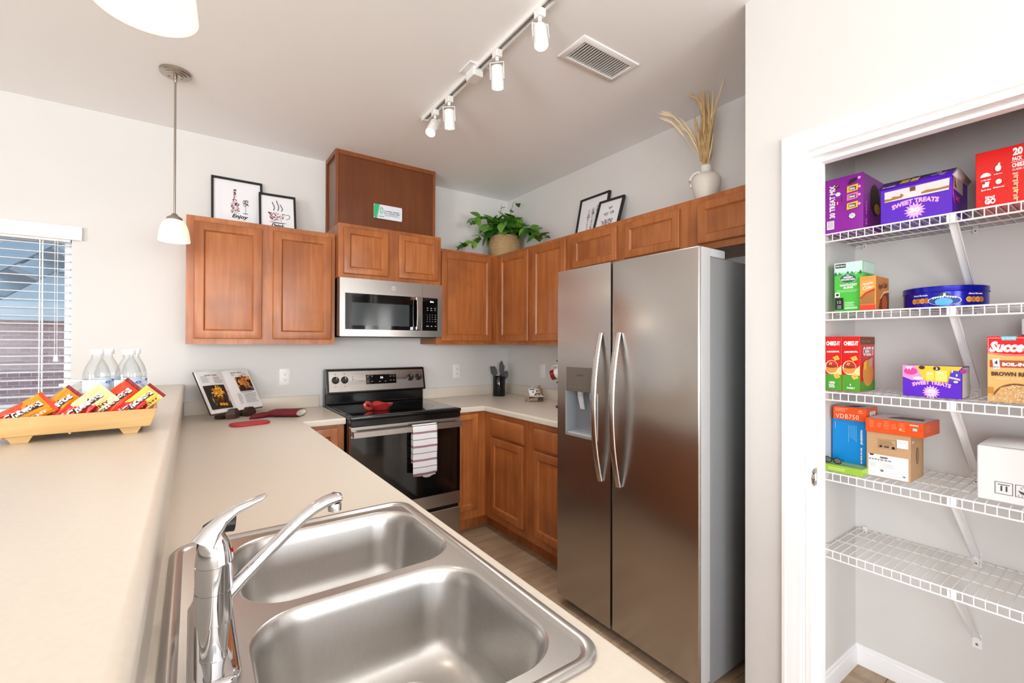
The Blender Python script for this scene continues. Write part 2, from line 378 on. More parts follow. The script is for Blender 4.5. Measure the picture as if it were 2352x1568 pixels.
# blind
bl = E('window_blind', 'white horizontal slat blind with moulded valance covering the window', 'blind', ((WX0 + WX1) / 2, YB, WZ0))
BW = mat('blind_slat', rgb(244, 244, 242), .4)
yb_ = YB + .022
G().box(WX0 + .01, WX1 - .006, yb_ - .02, yb_ + .022, 1.925, 1.96).build('headrail', BW, bl)
vp = [(YB - .024, 1.935), (YB - .030, 1.945), (YB - .030, 1.955), (YB - .026, 1.965), (YB - .026, 1.99), (YB - .032, 2.0), (YB - .034, 2.008), (YB - .012, 2.008), (YB - .012, 1.935)]
g = G(); g.loft([[(x, p[0], p[1]) for p in vp] for x in (WX0 - .03, WX1 + .045)])
v = g.build('valance', BW, bl, ang=25)
G().box(WX1 + .033, WX1 + .045, YB - .012, YB - .0005, 1.935, 2.008).build('valance_return', BW, v)
ns = 21; z0 = 1.035; dz = (1.905 - z0) / (ns - 1)
sl = G(); A = [];
for k in range(7):
    u = (k / 6 - .5); A.append((u * .05, .003 * (1 - 4 * u * u)))
prof = A + [(p[0], p[1] - .0026) for p in reversed(A)]
sl.loft([[(x, p[0], p[1]) for p in prof] for x in (WX0 + .012, WX1 - .008)])
s0_ = sl.build('slat', BW, bl, world=False)
bx, by, bz = ORG[bl]
for k in range(ns):
    o = s0_ if k == 0 else s0_.copy()
    if k: COL.objects.link(o)
    o.location = (-bx, yb_ - by, z0 + k * dz - bz); o.rotation_euler = (math.radians(4), 0, 0)
G().box(WX0 + .012, WX1 - .008, yb_ - .024, yb_ + .024, 1.0, 1.016).build('bottom_rail', BW, bl, bev=.003)
for x in (WX0 + .13, WX1 - .125):
    g = G()
    for dy in (-.026, .026): g.box(x - .0022, x + .0022, yb_ + dy - .0008, yb_ + dy + .0008, 1.016, 1.93)
    g.box(x + .012, x + .0135, yb_ - .027, yb_ - .0255, 1.016, 1.93)
    g.build('ladder_cord', BW, bl)
for dx in (0, .011):
    x = WX1 - .055 - dx
    G().tube([(x, YB - .009, 1.935), (x + dx * .2, YB - .008, 1.30)], .0012, 6).build('pull_cord', BW, bl)
    G().lathe([(.001, .04), (.004, .036), (.0065, .006), (.0065, 0)], (x + dx * .2, YB - .008, 1.262), 12).build('tassel', BW, bl)

# ---------------------------------------------------------------- outside the window
gr = G().box(-12, 6, YB + .25, 22, -.6, -.5).build('ground_outside', mat('asphalt', rgb(150, 150, 150), .9, var=.3, vscale=3)); struct(gr)
BRK = bpy.data.materials.new('brick_wall'); BRK.use_nodes = True; n = BRK.node_tree.nodes; l = BRK.node_tree.links
bt = n.new('ShaderNodeTexBrick'); bt.inputs['Color1'].default_value = rgb(222, 172, 164); bt.inputs['Color2'].default_value = rgb(204, 152, 146); bt.inputs['Mortar'].default_value = rgb(228, 218, 212)
bt.inputs['Scale'].default_value = 4.2; tc = n.new('ShaderNodeTexCoord'); mp = n.new('ShaderNodeMapping'); mp.inputs['Rotation'].default_value = (math.radians(90), 0, 0)
l.new(tc.outputs['Object'], mp.inputs[0]); l.new(mp.outputs[0], bt.inputs[0]); l.new(bt.outputs[0], n['Principled BSDF'].inputs['Base Color']); n['Principled BSDF'].inputs['Roughness'].default_value = .8
nb = E('neighbour_building', 'brick apartment building with pale upper siding seen through the window blind', 'building', (-4, 9.4, -.5))
G().box(-11, 3.5, 9.4, 12, -.5, 1.75).build('brick_wall', BRK, nb)
G().box(-11, 3.5, 9.3, 12, 1.75, 6.5).build('siding', mat('siding', rgb(204, 212, 214), .7, var=.08, vscale=2, stretch=(.4, 1, 26)), nb)
G().box(-11, 3.5, 9.22, 9.4, 1.68, 1.86).build('belt_course', mat('pale_trim', rgb(214, 216, 218), .6), nb)
for i, (x, z, ww, hh) in enumerate(((-6.6, 2.4, .95, 1.3), (-4.7, 2.4, .95, 1.3), (-2.2, 2.4, .95, 1.3), (-5.6, -.1, 1.1, 1.5), (-.6, -.1, 1.1, 1.5))):
    wf = G().box(x, x + ww, 9.2, 9.32, z, z + hh).build('window', mat('pale_trim'), nb)
    G().box(x + .08, x + ww - .08, 9.17, 9.19, z + .08, z + hh - .08).build('pane', mat('dark_pane', rgb(70, 80, 92), .1), wf)
st = E('outdoor_stair', 'grey metal outdoor stair climbing past the window towards the brick building', 'stair', (-3, 7.0, -.5))
SM = mat('stair_metal', rgb(178, 190, 196), .5)
for yy in (6.6, 7.7):
    g = G(); p0 = Vector((-4.9, yy, -.45)); p1 = Vector((-.9, yy, 2.75)); d = (p1 - p0)
    g.loft([[p + Vector((0, q, zz)) for q, zz in ((0, -.14), (.06, -.14), (.06, .14), (0, .14))] for p in (p0, p1)]); g.build('stringer', SM, st)
    g = G(); hh = Vector((0, 0, .9)); g.tube([p0 + hh, p1 + hh], .025, 6)
    g.build('handrail', SM, st)
    for k in range(12):
        p = p0 + d * (k + .5) / 12; G().box(p.x - .015, p.x + .015, yy + .01, yy + .04, p.z + .1, p.z + .9).build('baluster', SM, st)
for k in range(13):
    p = Vector((-4.9, 6.66, -.45)) + (Vector((4.0, 0, 3.2))) * (k + .5) / 13
    G().box(p.x - .15, p.x + .15, 6.66, 7.7, p.z - .03, p.z + .03).build('tread', mat('tread', rgb(226, 228, 230), .6), st)
G().box(-.9, 1.4, 6.6, 7.76, 2.62, 2.75).build('landing', SM, st)
for yy in (6.66, 7.66): G().box(-.85, -.7, yy - .06, yy + .06, -.5, 2.62).build('post', SM, st)

# ================================================================ CABINETS
def rectloop(o, ux, w, h, nrm, inset, out):
    o, ux, nrm = Vector(o), Vector(ux), Vector(nrm); up = Vector((0, 0, 1))
    return [o + ux * x + up * z + nrm * out for x, z in ((inset, inset), (w - inset, inset), (w - inset, h - inset), (inset, h - inset))]
def door(parent, o, ux, w, h, nrm, stile=.056, name='door'):
    "recessed-panel door: o = lower left corner on the face frame, nrm = outwards"
    st = min(stile, w * .3); prof = [(0, .0005), (0, .014), (.004, .018), (.009, .0195), (st - .010, .0195), (st - .0025, .0118), (st, .0095)]
    g = G(); g.loft([rectloop(o, ux, w, h, nrm, i, d) for i, d in prof], True, (False, False), 0)
    dr = g.build(name, CAB, parent, ang=25)
    g = G(); g.loft([rectloop(o, ux, w, h, nrm, i, d) for i, d in ((st - .001, .004), (st - .001, .010), (st + .003, .0108))], True, (True, True))
    g.build('panel', CAB, dr, ang=25)
    return dr
def drawer_front(parent, o, ux, w, h, nrm):
    g = G(); g.loft([rectloop(o, ux, w, h, nrm, i, d) for i, d in ((0, .0005), (0, .012), (.004, .016), (.013, .0195))], True, (False, True), 0, [0, 0, 1])
    g.m[-1] = 0
    return g.build('drawer_front', [CAB, CAB], parent, ang=25)
X_, Y_ = (1, 0, 0), (0, 1, 0); NY = (0, -1, 0); NX = (-1, 0, 0); MY = (0, -1, 0)
YU, XU = 3.19, 2.072; ZU0, ZU1 = 1.362, 2.10
# wall cabinets of the back wall
c = E('wall_cabinet', 'two-door maple wall cabinet below the black framed bottle and cup prints', 'cabinet', (.37, YB, ZU0), group='wall cabinets')
G().box(-.033, .777, YU + .019, YB, ZU0, ZU1).build('carcass', CAB, c)
G().box(-.035, .779, YU, YU + .019, ZU0 - .003, ZU1).build('face_frame', CAB, c)
door(c, (.002, YU, 1.392), X_, .345, .676, NY); door(c, (.407, YU, 1.392), X_, .347, .676, NY)
YM = 3.11
c = E('wall_cabinet', 'short two-door maple wall cabinet above the microwave', 'cabinet', (1.15, YB, 1.805), group='wall cabinets')
G().box(.783, 1.520, YM + .019, YB, 1.805, 2.163).build('carcass', CAB, c)
G().box(.781, 1.522, YM, YM + .019, 1.803, 2.163).build('face_frame', CAB, c)
door(c, (.812, YM, 1.830), X_, .303, .308, NY, .05); door(c, (1.190, YM, 1.830), X_, .308, .31, NY, .05)
h_ = E('vent_chase', 'tall dark brown wooden vent chase rising from the microwave cabinet to the ceiling', 'chase', (1.148, YB, 2.163))
YH = 3.205
CH = wood('chase_veneer', rgb(112, 62, 30), rgb(100, 52, 24), rgb(92, 46, 22), .3)
G().box(.795, 1.507, YH + .004, YB, 2.163, ZC).build('front_panel', CH, h_)
for (x0, x1, y0, y1) in ((.783, .803, YH - .004, YH + .02), (1.499, 1.519, YH - .004, YH + .02), (.783, .797, YB - .02, YB), (1.505, 1.519, YB - .02, YB)):
    G().box(x0, x1, y0, y1, 2.163, ZC).build('corner_trim', CABD, h_, bev=.002)
G().box(.803, 1.499, YH - .004, YH + .004, ZC - .03, ZC).build('top_trim', CABD, h_, bev=.002)
for x0, x1 in ((.783, .795), (1.507, 1.519)): G().box(x0, x1, YH + .02, YB - .02, ZC - .03, ZC).build('top_trim', CABD, h_)
c = E('wall_cabinet', 'single-door maple wall cabinet between the microwave and the room corner', 'cabinet', (1.79, YB, ZU0), group='wall cabinets')
G().box(1.524, 2.05, YU + .019, YB, ZU0, ZU1).build('carcass', CAB, c)
G().box(1.522, XU + .019, YU, YU + .019, ZU0 - .003, ZU1).build('face_frame', CAB, c)
door(c, (1.560, YU, 1.388), X_, .462, .69, NY)
# wall cabinets of the right wall
c = E('wall_cabinet', 'tall maple wall cabinet with two doors on the right wall beside the corner plant', 'cabinet', (XR, 2.74, ZU0), group='wall cabinets')
G().box(XU + .019, XR, 2.285, YU + .019, ZU0, ZU1).build('carcass', CAB, c)
G().box(XU, XU + .019, 2.283, YU - .0005, ZU0 - .003, ZU1).build('face_frame', CAB, c)
door(c, (XU, 3.128, 1.388), MY, .393, .69, NX); door(c, (XU, 2.682, 1.388), MY, .367, .69, NX)
ZF = 1.835
for (ya, yb2, ds, lab) in ((2.281, 1.832, ((2.245, .383),), 'short maple cabinet over the fridge below the leaning cutlery and bowl prints'),
                          (1.830, .93, ((1.802, .367), (1.331, .375)), 'wide short maple cabinet over the fridge below the white vase')):
    c = E('wall_cabinet', lab, 'cabinet', (XR, (ya + yb2) / 2, ZF), group='wall cabinets')
    G().box(XU + .019, XR, yb2, ya, ZF, ZU1).build('carcass', CAB, c)
    G().box(XU, XU + .019, yb2, ya, ZF - .003, ZU1).build('face_frame', CAB, c)
    for yd, wd in ds: door(c, (XU, yd, ZF + .03), MY, wd, .205, NX, .05)
# base cabinets
YC, XC = 2.846, 1.742                     # worktop fronts
YFF, XFF = YC + .024, XC + .028           # face frames
ZK = .105
def base(label, boxes, frame, toe, loc, group='base cabinets'):
    c = E('base_cabinet', label, 'cabinet', loc, group=group)
    g = G()
    for q in boxes: g.box(*q)
    g.build('carcass', CAB, c); G().box(*frame).build('face_frame', CAB, c); G().box(*toe).build('toe_kick', CAB, c); return c
ZB = ZT - .040
c = base('narrow maple base cabinet between the peninsula and the range', [(.56, .757, YFF + .019, YB - .004, ZK, ZB)], (.50, .759, YFF, YFF + .019, ZK, ZB), (.56, .757, YFF + .09, YFF + .105, 0, ZK), (.66, YB, 0))
door(c, (.535, YFF, .165), X_, .187, .69, NY)
c = base('narrow full-door maple base cabinet between the range and the corner', [(1.52, XFF, YFF + .019, YB - .004, ZK, ZB)], (1.518, XFF, YFF, YFF + .019, ZK, ZB), (1.52, XFF + .09, YFF + .085, YFF + .1, 0, ZK), (1.65, YB, 0))
door(c, (1.532, YFF, .172), X_, .17, .687, NY, .046)
c = base('maple base cabinet with drawer in the corner below the coffee decor', [(XFF + .019, XR - .004, 2.338, YB - .004, ZK, ZB)], (XFF, XFF + .019, 2.337, YFF - .001, ZK, ZB), (XFF + .075, XFF + .09, 2.337, YFF + .085, 0, ZK), (XR, 2.7, 0))
drawer_front(c, (XFF, 2.776, .708), MY, .394, .13, NX); door(c, (XFF, 2.770, .16), MY, .386, .536, NX)
c = base('maple base cabinet with drawer half hidden behind the fridge', [(XFF + .019, XR - .004, 1.86, 2.334, ZK, ZB)], (XFF, XFF + .019, 1.86, 2.335, ZK, ZB), (XFF + .075, XFF + .09, 1.86, 2.335, 0, ZK), (XR, 2.1, 0))
drawer_front(c, (XFF, 2.272, .708), MY, .375, .13, NX); door(c, (XFF, 2.270, .16), MY, .375, .536, NX)
# peninsula base cabinets (facing the fridge)
XP = .5286
segs = [(.20, 1.30, 2), (1.30, 1.85, 1), (1.85, 2.85, 2)]
for k, (y0, y1, nd) in enumerate(segs):
    lab = ('maple sink base cabinet with two doors under the steel sink', 'maple peninsula cabinet with one door beside the sink base', 'maple peninsula cabinet with two doors next to the range corner')[k]
    z1 = ZB if k else .68
    c = base(lab, [(-.05, XP - .045, y0 + .001, y1 - .001, ZK, z1)], (XP - .045, XP - .026, y0 + .001, y1 - .001, ZK, ZB), (XP - .12, XP - .105, y0, y1, 0, ZK), (.2, (y0 + y1) / 2, 0))
    wd = (y1 - y0 - .06 - .04 * (nd - 1)) / nd
    for q in range(nd): door(c, (XP - .026, y0 + .03 + q * (wd + .04), .16), Y_, wd, .66, X_)

# ================================================================ WORKTOPS
def nosing(r=.012, th=.038, d=.018):
    P = [(-d, ZT - th), (-.004, ZT - th), (0, ZT - th + .004)]
    P += [(-r + r * math.cos(t), ZT - r + r * math.sin(t)) for t in [math.pi / 2 * k / 5 for k in range(6)]]
    return P + [(-d, ZT)]
SX0, SX1, SY0, SY1 = -.012, .474, .483, 1.225       # sink cut-out
wt = E('worktop', 'cream laminate worktop of the peninsula running to the left of the range', 'worktop', (.2, 1.8, ZT - .038))
g = G(); q = XP - .018; qy = YC + .018
for (x0, x1, y0, y1) in ((-.052, q, .16, SY0), (-.052, SX0, SY0, SY1), (SX1, q, SY0, SY1), (-.052, q, SY1, YB - .001), (q, .7625, qy, YB - .001)):
    g.box(x0, x1, y0, y1, ZT - .038, ZT)
sweep(g, [(.7625, YC), (XP, YC), (XP, .16)], [(-p[0], p[1]) for p in nosing()])
top = g.build('slab', COUNT, wt, ang=30)
bsp = lambda x0, x1, y0, y1: G().box(x0, x1, y0, y1, ZT, .998)
bsp(-.045, .742, YB - .02, YB - .0005).build('backsplash', COUNT, wt, bev=.003, seg=2)
G().box(-.056, -.05, .16, YB - .021, ZT, BAR - .039).build('riser', COUNT, wt)
wt2 = E('worktop', 'cream laminate worktop in the corner between the range and the fridge', 'worktop', (2.0, 2.9, ZT - .038))
g = G(); g.box(1.5155, XR - .001, qy, YB - .001, ZT - .038, ZT); g.box(XC + .018, XR - .001, 1.857, qy, ZT - .038, ZT)
sweep(g, [(XC, 1.857), (XC, YC), (1.5155, YC)], [(-p[0], p[1]) for p in nosing()])
g.build('slab', COUNT, wt2, ang=30)
bsp(1.5155, XR - .021, YB - .02, YB - .0005).build('backsplash', COUNT, wt2, bev=.003, seg=2)
bsp(XR - .02, XR - .0005, 1.857, YB - .0005).build('backsplash', COUNT, wt2, bev=.003, seg=2)
bt_ = E('bar_top', 'raised cream laminate bar top along the peninsula under the wooden tray', 'bar top', (-.27, 1.8, BAR - .038))
g = G(); g.box(-.50, -.039 - .018, .16, YB - .001, BAR - .038, BAR)
P = [(p[0], p[1] - ZT + BAR) for p in nosing(.016)]
sweep(g, [(-.039, YB - .001), (-.039, .16)], [(-p[0], p[1]) for p in P])
sweep(g, [(-.518, .16), (-.518, YB - .001)], [(-p[0], p[1]) for p in P])
g.build('slab', COUNT, bt_, ang=30)
# ================================================================ FRIDGE
XFD = 1.584; FY0, FY1 = 1.016, 1.839; FZ0, FZ1 = .052, 1.747; FYM = 1.4625
fr = E('refrigerator', 'tall stainless steel side-by-side refrigerator with water dispenser', 'refrigerator', (1.98, 1.4275, 0))
G().box(1.664, 2.345, FY0 + .004, FY1 - .004, .03, 1.712).build('cabinet_shell', FSIDE, fr, bev=.006, seg=2)
G().box(1.64, 1.70, FY0 + .02, FY1 - .02, .015, .046).build('toe_grille', GREYP, fr, bev=.004)
for y in (FY0 + .05, FY1 - .05):
    for x in (1.70, 2.28): G().lathe([(.02, 0), (.02, .03)], (x, y, 0), 12).build('foot', BLACKP, fr)
def fdoor(y0, y1, hole=None):
    g = G(); x0, x1 = XFD, XFD + .072
    if not hole: g.box(x0, x1, y0, y1, FZ0, FZ1)
    else:
        hy0, hy1, hz0, hz1 = hole
        # front skin as a frame round the dispenser opening, closed behind by the recess
        ys = [y0, hy0, hy1, y1]; zs = [FZ0, hz0, hz1, FZ1]
        for i in range(3):
            for j in range(3):
                if (i, j) == (1, 1): continue
                g.add([(x0, ys[i], zs[j]), (x0, ys[i + 1], zs[j]), (x0, ys[i + 1], zs[j + 1]), (x0, ys[i], zs[j + 1])], [(0, 1, 2, 3)])
        g.add([(x1, y0, FZ0), (x1, y1, FZ0), (x1, y1, FZ1), (x1, y0, FZ1)], [(0, 1, 2, 3)])
        for (A, B) in (((y0, FZ0), (y1, FZ0)), ((y1, FZ0), (y1, FZ1)), ((y1, FZ1), (y0, FZ1)), ((y0, FZ1), (y0, FZ0))):
            g.add([(x0, *A), (x0, *B), (x1, *B), (x1, *A)], [(0, 1, 2, 3)])
    return g
d1 = fdoor(FY0, FYM - .004).build('refrigerator_door', STEEL, fr, bev=.007, seg=3)
HY0, HY1, HZ0, HZ1 = 1.553, 1.771, .906, 1.250
d2 = fdoor(FYM + .004, FY1, (HY0, HY1, HZ0, HZ1)).build('freezer_door', STEEL, fr)
for d, y0, y1 in ((d1, FY0, FYM - .004), (d2, FYM + .004, FY1)):
    G().box(XFD + .0725, XFD + .080, y0 + .012, y1 - .012, FZ0 + .01, FZ1 - .04).build('gasket', GREYP, d)
# grey end strip on the door edge
G().box(XFD + .012, XFD + .071, FY0 - .0012, FY0 + .0005, FZ0 + .004, FZ1 - .004).build('door_edge', mat('edge_silver', rgb(196, 198, 200), .32, .4), d1)
# dispenser
dg = mat('dispenser_grey', rgb(120, 124, 130), .35); dgp = mat('dispenser_panel', rgb(120, 112, 104), .3, .6)
g = G(); xb = XFD + .062; zc = 1.128
g.add([(XFD, HY0, HZ0), (XFD, HY1, HZ0), (XFD, HY1, zc), (XFD, HY0, zc), (xb, HY0 + .015, HZ0 + .02), (xb, HY1 - .015, HZ0 + .02), (xb, HY1 - .015, zc), (xb, HY0 + .015, zc)],
      [(0, 1, 5, 4), (1, 2, 6, 5), (2, 3, 7, 6), (3, 0, 4, 7), (4, 5, 6, 7)])
ds = g.build('dispenser_recess', dg, d2)
dp = G().box(XFD - .002, XFD + .06, HY0, HY1, zc, HZ1).build('dispenser_panel', dgp, d2, bev=.002)
pr = Print((XFD - .0022, HY1, zc), (0, -1, 0), (0, 0, 1))
pr.text('FRIGIDAIRE', .105, .082, .007, flat(60, 56, 52), bold=.01)
for k in range(5): pr.text(('WATER', 'ICE', 'CRUSH', 'LIGHT', 'LOCK')[k], .03 + k * .038, .022, .004, flat(150, 144, 136))
pr.build('lettering', dp, world=True)
g = G()
for (q0, q1, z0, z1) in ((HY0 - .004, HY1 + .004, HZ0 - .005, HZ0 + .003), (HY1 - .002, HY1 + .004, HZ0, zc), (HY0 - .004, HY0 + .002, HZ0, zc)): g.box(XFD - .003, XFD + .004, q0, q1, z0, z1)
g.build('dispenser_bezel', mat('bezel', rgb(206, 210, 214), .25, .7), ds)
for y in (1.70, 1.615):
    g = G(); g.lathe([(.018, 0), (.016, -.02), (.012, -.028)], (XFD + .033, y, zc), 16)
    g.build('nozzle', GREYP, ds)
    g = G(); g.add([(XFD + .028, y - .017, 1.105), (XFD + .028, y + .017, 1.105), (XFD + .045, y + .014, 1.035), (XFD + .045, y - .014, 1.035)], [(0, 1, 2, 3)])
    g.add([(XFD + .034, y - .017, 1.105), (XFD + .034, y + .017, 1.105), (XFD + .051, y + .014, 1.035), (XFD + .051, y - .014, 1.035)], [(0, 1, 2, 3)])
    g.f += [(len(g.v) - 8, len(g.v) - 4, len(g.v) - 1, len(g.v) - 5), (len(g.v) - 6, len(g.v) - 5, len(g.v) - 1, len(g.v) - 2)]; g.m += [0, 0]
    g.build('paddle', mat('clear_grey', rgb(205, 210, 214), .12), ds)
G().box(XFD + .002, XFD + .058, HY0 + .01, HY1 - .01, HZ0 + .003, HZ0 + .012).build('drip_tray', mat('drip_grey', rgb(186, 190, 194), .2, .3), ds, bev=.002)
# handles: bowed flat bars
for d, yh in ((d2, 1.527), (d1, 1.414)):
    pts = []; rad = []
    for k in range(25):
        t = k / 24; z = .722 + (1.418 - .722) * t; bow = .046 * (1 - (2 * t - 1) ** 2)
        pts.append((XFD - .006 - bow, yh, z)); rad.append((.0155, .0085))
    G().tube(pts, rad, 12, ref=(1, 0, 0)).build('handle', mat('handle_steel', rgb(205, 202, 198), .24, 1), d)
for y in (FY0 + .05, FY1 - .05):
    hc = G().box(1.612, 1.775, y - .045, y + .045, 1.7125, 1.747)
    hc.build('hinge_cover', GREYP, fr, bev=.006, seg=2)

# ================================================================ RANGE
RX0, RX1 = .7655, 1.5125; RYF = 2.800
rg = E('range', 'freestanding electric range with black glass top and steel front', 'range', (1.139, 3.12, 0))
G().box(RX0 + .002, RX1 - .002, RYF + .012, YB - .022, .05, .905).build('body', BLACKE, rg)
for x in (RX0 + .04, RX1 - .04):
    for y in (2.87, 3.4): G().lathe([(.018, 0), (.018, .05)], (x, y, 0), 12).build('foot', BLACKP, rg)
ct = G().box(RX0, RX1, RYF - .035, 3.42, .905, .926).build('cooktop_frame', BLACKE, rg, bev=.006, seg=3)
G().box(RX0 + .022, RX1 - .022, RYF - .005, 3.395, .9255, .9285).build('glass_top', BLACKG, ct, bev=.001)
pr = Print((RX0, RYF, .9287), (1, 0, 0), (0, 1, 0)); rg_ = flat(58, 58, 60, .2)
for (cx, cy, rr) in ((.2, .17, .1), (.2, .43, .078), (.55, .17, .078), (.55, .43, .1)):
    pr.line([(cx + rr * math.cos(t * math.pi / 24), cy + rr * math.sin(t * math.pi / 24)) for t in range(49)], .0018, rg_)
pr.build('burner_ring', ct, world=True)
G().box(RX0 + .004, RX1 - .004, RYF - .03, RYF + .01, .868, .9045).build('front_rail', BLACKE, rg, bev=.003)
# oven door
YD = RYF - .028
od = G().box(RX0 + .003, RX1 - .003, YD, RYF + .008, .275, .866).build('oven_door', STEEL, rg, bev=.004)
ob = G().box(RX0 + .008, RX1 - .008, YD - .003, YD, .362, .800).build('oven_glass', BLACKG, od, bev=.001)
G().box(RX0 + .09, RX1 - .09, YD - .0036, YD - .003, .415, .745).build('oven_window', mat('oven_window', rgb(15, 15, 16), .06, coat=.6), od)
hd = G(); hz = .824; hy = YD - .042
hd.loft([[(x, hy + q[0], hz + q[1]) for q in ((-.006, -.017), (.004, -.02), (.008, -.014), (.008, .016), (.002, .02), (-.006, .015))] for x in (RX0 + .012, RX1 - .012)])
hb = hd.build('oven_handle', STEEL, od, ang=40)
for x in (RX0 + .014, RX1 - .038): G().box(x, x + .024, hy + .008, YD + .001, hz - .016, hz + .016).build('handle_post', STEEL, hb)
G().box(RX0 + .006, RX1 - .006, RYF - .008, RYF + .02, .252, .276).build('drawer_gap_strip', BLACKE, rg)  # black strip stands in for the shaded gap between door and drawer
G().box(RX0 + .003, RX1 - .003, YD + .002, RYF + .008, .065, .252).build('storage_drawer', STEEL, rg, bev=.004)
# backguard with slanted steel control panel
G().box(RX0 + .002, RX1 - .002, 3.397, YB - .022, .9, 1.05).build('backguard', BLACKE, rg, bev=.004)
def bgp(z): return 3.352 + (z - 1.018) * .22
Bk = [(bgp(1.012) - .004, 1.012), (bgp(1.012) + .02, 1.004), (3.44, 1.004), (YB - .022, 1.03), (YB - .022, 1.165), (3.44, 1.182), (bgp(1.178) + .006, 1.180), (bgp(1.178) - .003, 1.174)]
g = G(); g.loft([[(x, p[0], p[1]) for p in Bk] for x in (RX0 + .004, RX1 - .004)])
bk = g.build('control_housing', BLACKE, rg, ang=30)
o0 = Vector((RX0 + .018, bgp(1.02) - .0052, 1.022)); uz = Vector((0, bgp(1.17) - bgp(1.02), .15)).normalized()
W_ = RX1 - RX0 - .036; H_ = .146
g = G(); g.prism([(0, 0), (W_, 0), (W_, H_), (0, H_)], o0, (1, 0, 0), uz, .002)
cp = g.build('control_panel', STEEL, bk)
nz_ = Vector((1, 0, 0)).cross(uz)
for i, (kx, kz) in enumerate(((.045, .083), (.108, .083), (W_ - .108, .083), (W_ - .042, .083))):
    p = o0 + Vector((1, 0, 0)) * kx + uz * kz + nz_ * .002
    g = G(); g.lathe([(.0255, 0), (.0255, .004), (.022, .007), (.0205, .02), (.017, .023), (.0001, .023)], (0, 0, 0), 24)
    k0 = len(g.v); g.box(-.0035, .0035, -.019, .019, .022, .031)
    M = Matrix((Vector((1, 0, 0)), uz, nz_)).transposed().to_4x4(); M.translation = p
    M = M @ Matrix.Rotation((-.2, .1, .25, .15)[i], 4, 'Z')
    g.xf(M); kn = g.build('knob', BLACKP, cp, ang=40)
    g = G(); g.box(-.0012, .0012, .002, .018, .031, .0315); g.xf(M); g.build('knob_mark', PAPER, kn)
disp = G(); disp.prism([(.26, .045), (.49, .045), (.49, .115), (.26, .115)], o0 + nz_ * .002, (1, 0, 0), uz, .0015)
dp_ = disp.build('display', BLACKG, cp)
pr = Print(o0 + nz_ * .0037, (1, 0, 0), uz); wh = mat('display_digits', rgb(225, 238, 240), .5, emit=rgb(220, 240, 245), es=1.0); gy = flat(150, 150, 150)
pr.text('36', .378, .092, .016, wh, w=.022, bold=.02)
for (x, z) in ((.274, .10), (.305, .10), (.274, .065), (.305, .065), (.362, .062), (.405, .062), (.445, .098), (.47, .098), (.445, .068), (.47, .068)): pr.rect(x - .006, z - .002, x + .006, z + .002, gy)
pr.lines(.27, .108, .32, 1, .01, .0015, gy); pr.lines(.44, .11, .48, 1, .01, .0015, gy)
for x in (.045, .108, W_ - .108, W_ - .042): pr.rect(x - .003, .122, x + .003, .127, flat(60, 60, 60)); pr.rect(x - .005, .035, x + .005, .0375, flat(110, 110, 110))
pr.ell(.165, .085, .0025, .0025, flat(60, 60, 60)); pr.rect(.16, .1, .17, .1025, flat(120, 120, 120))
pr.build('control_lettering', cp, world=True)
for y, z in ((3.405, .935),): G().tube([(RX0 + .012, y - .012, z), (RX1 - .012, y - .012, z)], .006, 8).build('trim_bar', mat('gloss_black', rgb(24, 24, 26), .1), rg)

# ================================================================ MICROWAVE
MX0, MX1, MYF, MZ0, MZ1 = .783, 1.5185, 3.078, 1.414, 1.8015
mw = E('microwave', 'stainless over-the-range microwave with black window', 'microwave', (1.15, 3.28, MZ0))
G().box(MX0 + .003, MX1 - .003, MYF + .03, YB - .001, MZ0 + .004, MZ1).build('body', BLACKE, mw)
G().box(MX0 + .02, MX1 - .02, MYF + .05, YB - .03, MZ0 - .006, MZ0 + .003).build('vent_grille', BLACKP, mw)
XS = 1.362
dr = G(); z0, z1 = MZ0, MZ1 - .002; wx0, wx1, wz0, wz1 = MX0 + .034, 1.352, 1.460, 1.700
xs = [MX0, wx0, wx1, XS - .001]; zs = [z0, wz0, wz1, z1]
for i in range(3):
    for j in range(3):
        if (i, j) == (1, 1): continue
        dr.box(xs[i], xs[i + 1], MYF, MYF + .029, zs[j], zs[j + 1])
dr_ = dr.build('microwave_door', STEEL, mw)
G().box(wx0, wx1, MYF + .002, MYF + .02, wz0, wz1).build('door_glass', BLACKG, dr_)
G().box(wx0 + .042, 1.262, MYF + .001, MYF + .0018, 1.487, 1.64).build('window_mesh', mat('mesh_window', rgb(58, 64, 66), .12, coat=.5), dr_)
pr = Print((MX0, MYF - .0003, MZ0), (1, 0, 0), (0, 0, 1)); pr.ell(.362, .337, .0155, .0155, mat('badge', rgb(215, 215, 218), .3, .8)); pr.text('GE', .362, .337, .014, flat(120, 120, 124), shear=.3)
pr.build('badge', dr_, world=True)
h = G(); hx0, hx1 = 1.306, 1.338
L = []
for k in range(11):
    t = k / 10; z = 1.463 + .235 * t; y = MYF - .03 - .012 * math.sin(math.pi * t)
    L.append([(hx0, y, z), (hx1, y, z), (hx1, y + .014, z), (hx0, y + .014, z)])
h.loft(L); ho = h.build('handle', mat('handle_satin', rgb(200, 196, 190), .25, 1), dr_, bev=.003)
for z in (1.463, 1.678): G().box(hx0 - .026, hx1, MYF - .022, MYF + .001, z, z + .022).build('handle_post', CHROME, ho)
g = G(); xs = [XS, XS + .003, 1.475, MX1 - .0]; 
g.box(XS, MX1, MYF, MYF + .029, z0, wz0).box(XS, MX1, MYF, MYF + .029, wz1, z1).box(1.482, MX1, MYF, MYF + .029, wz0, wz1)
cpn = g.build('control_frame', STEEL, mw)
G().box(XS, 1.482, MYF + .001, MYF + .02, wz0, wz1).build('keypad', BLACKG, cpn)
pr = Print((XS, MYF + .0008, wz0), (1, 0, 0), (0, 0, 1)); kw = flat(196, 198, 200)
pr.text('1:12', .075, .212, .012, mat('display_digits'), bold=.02)
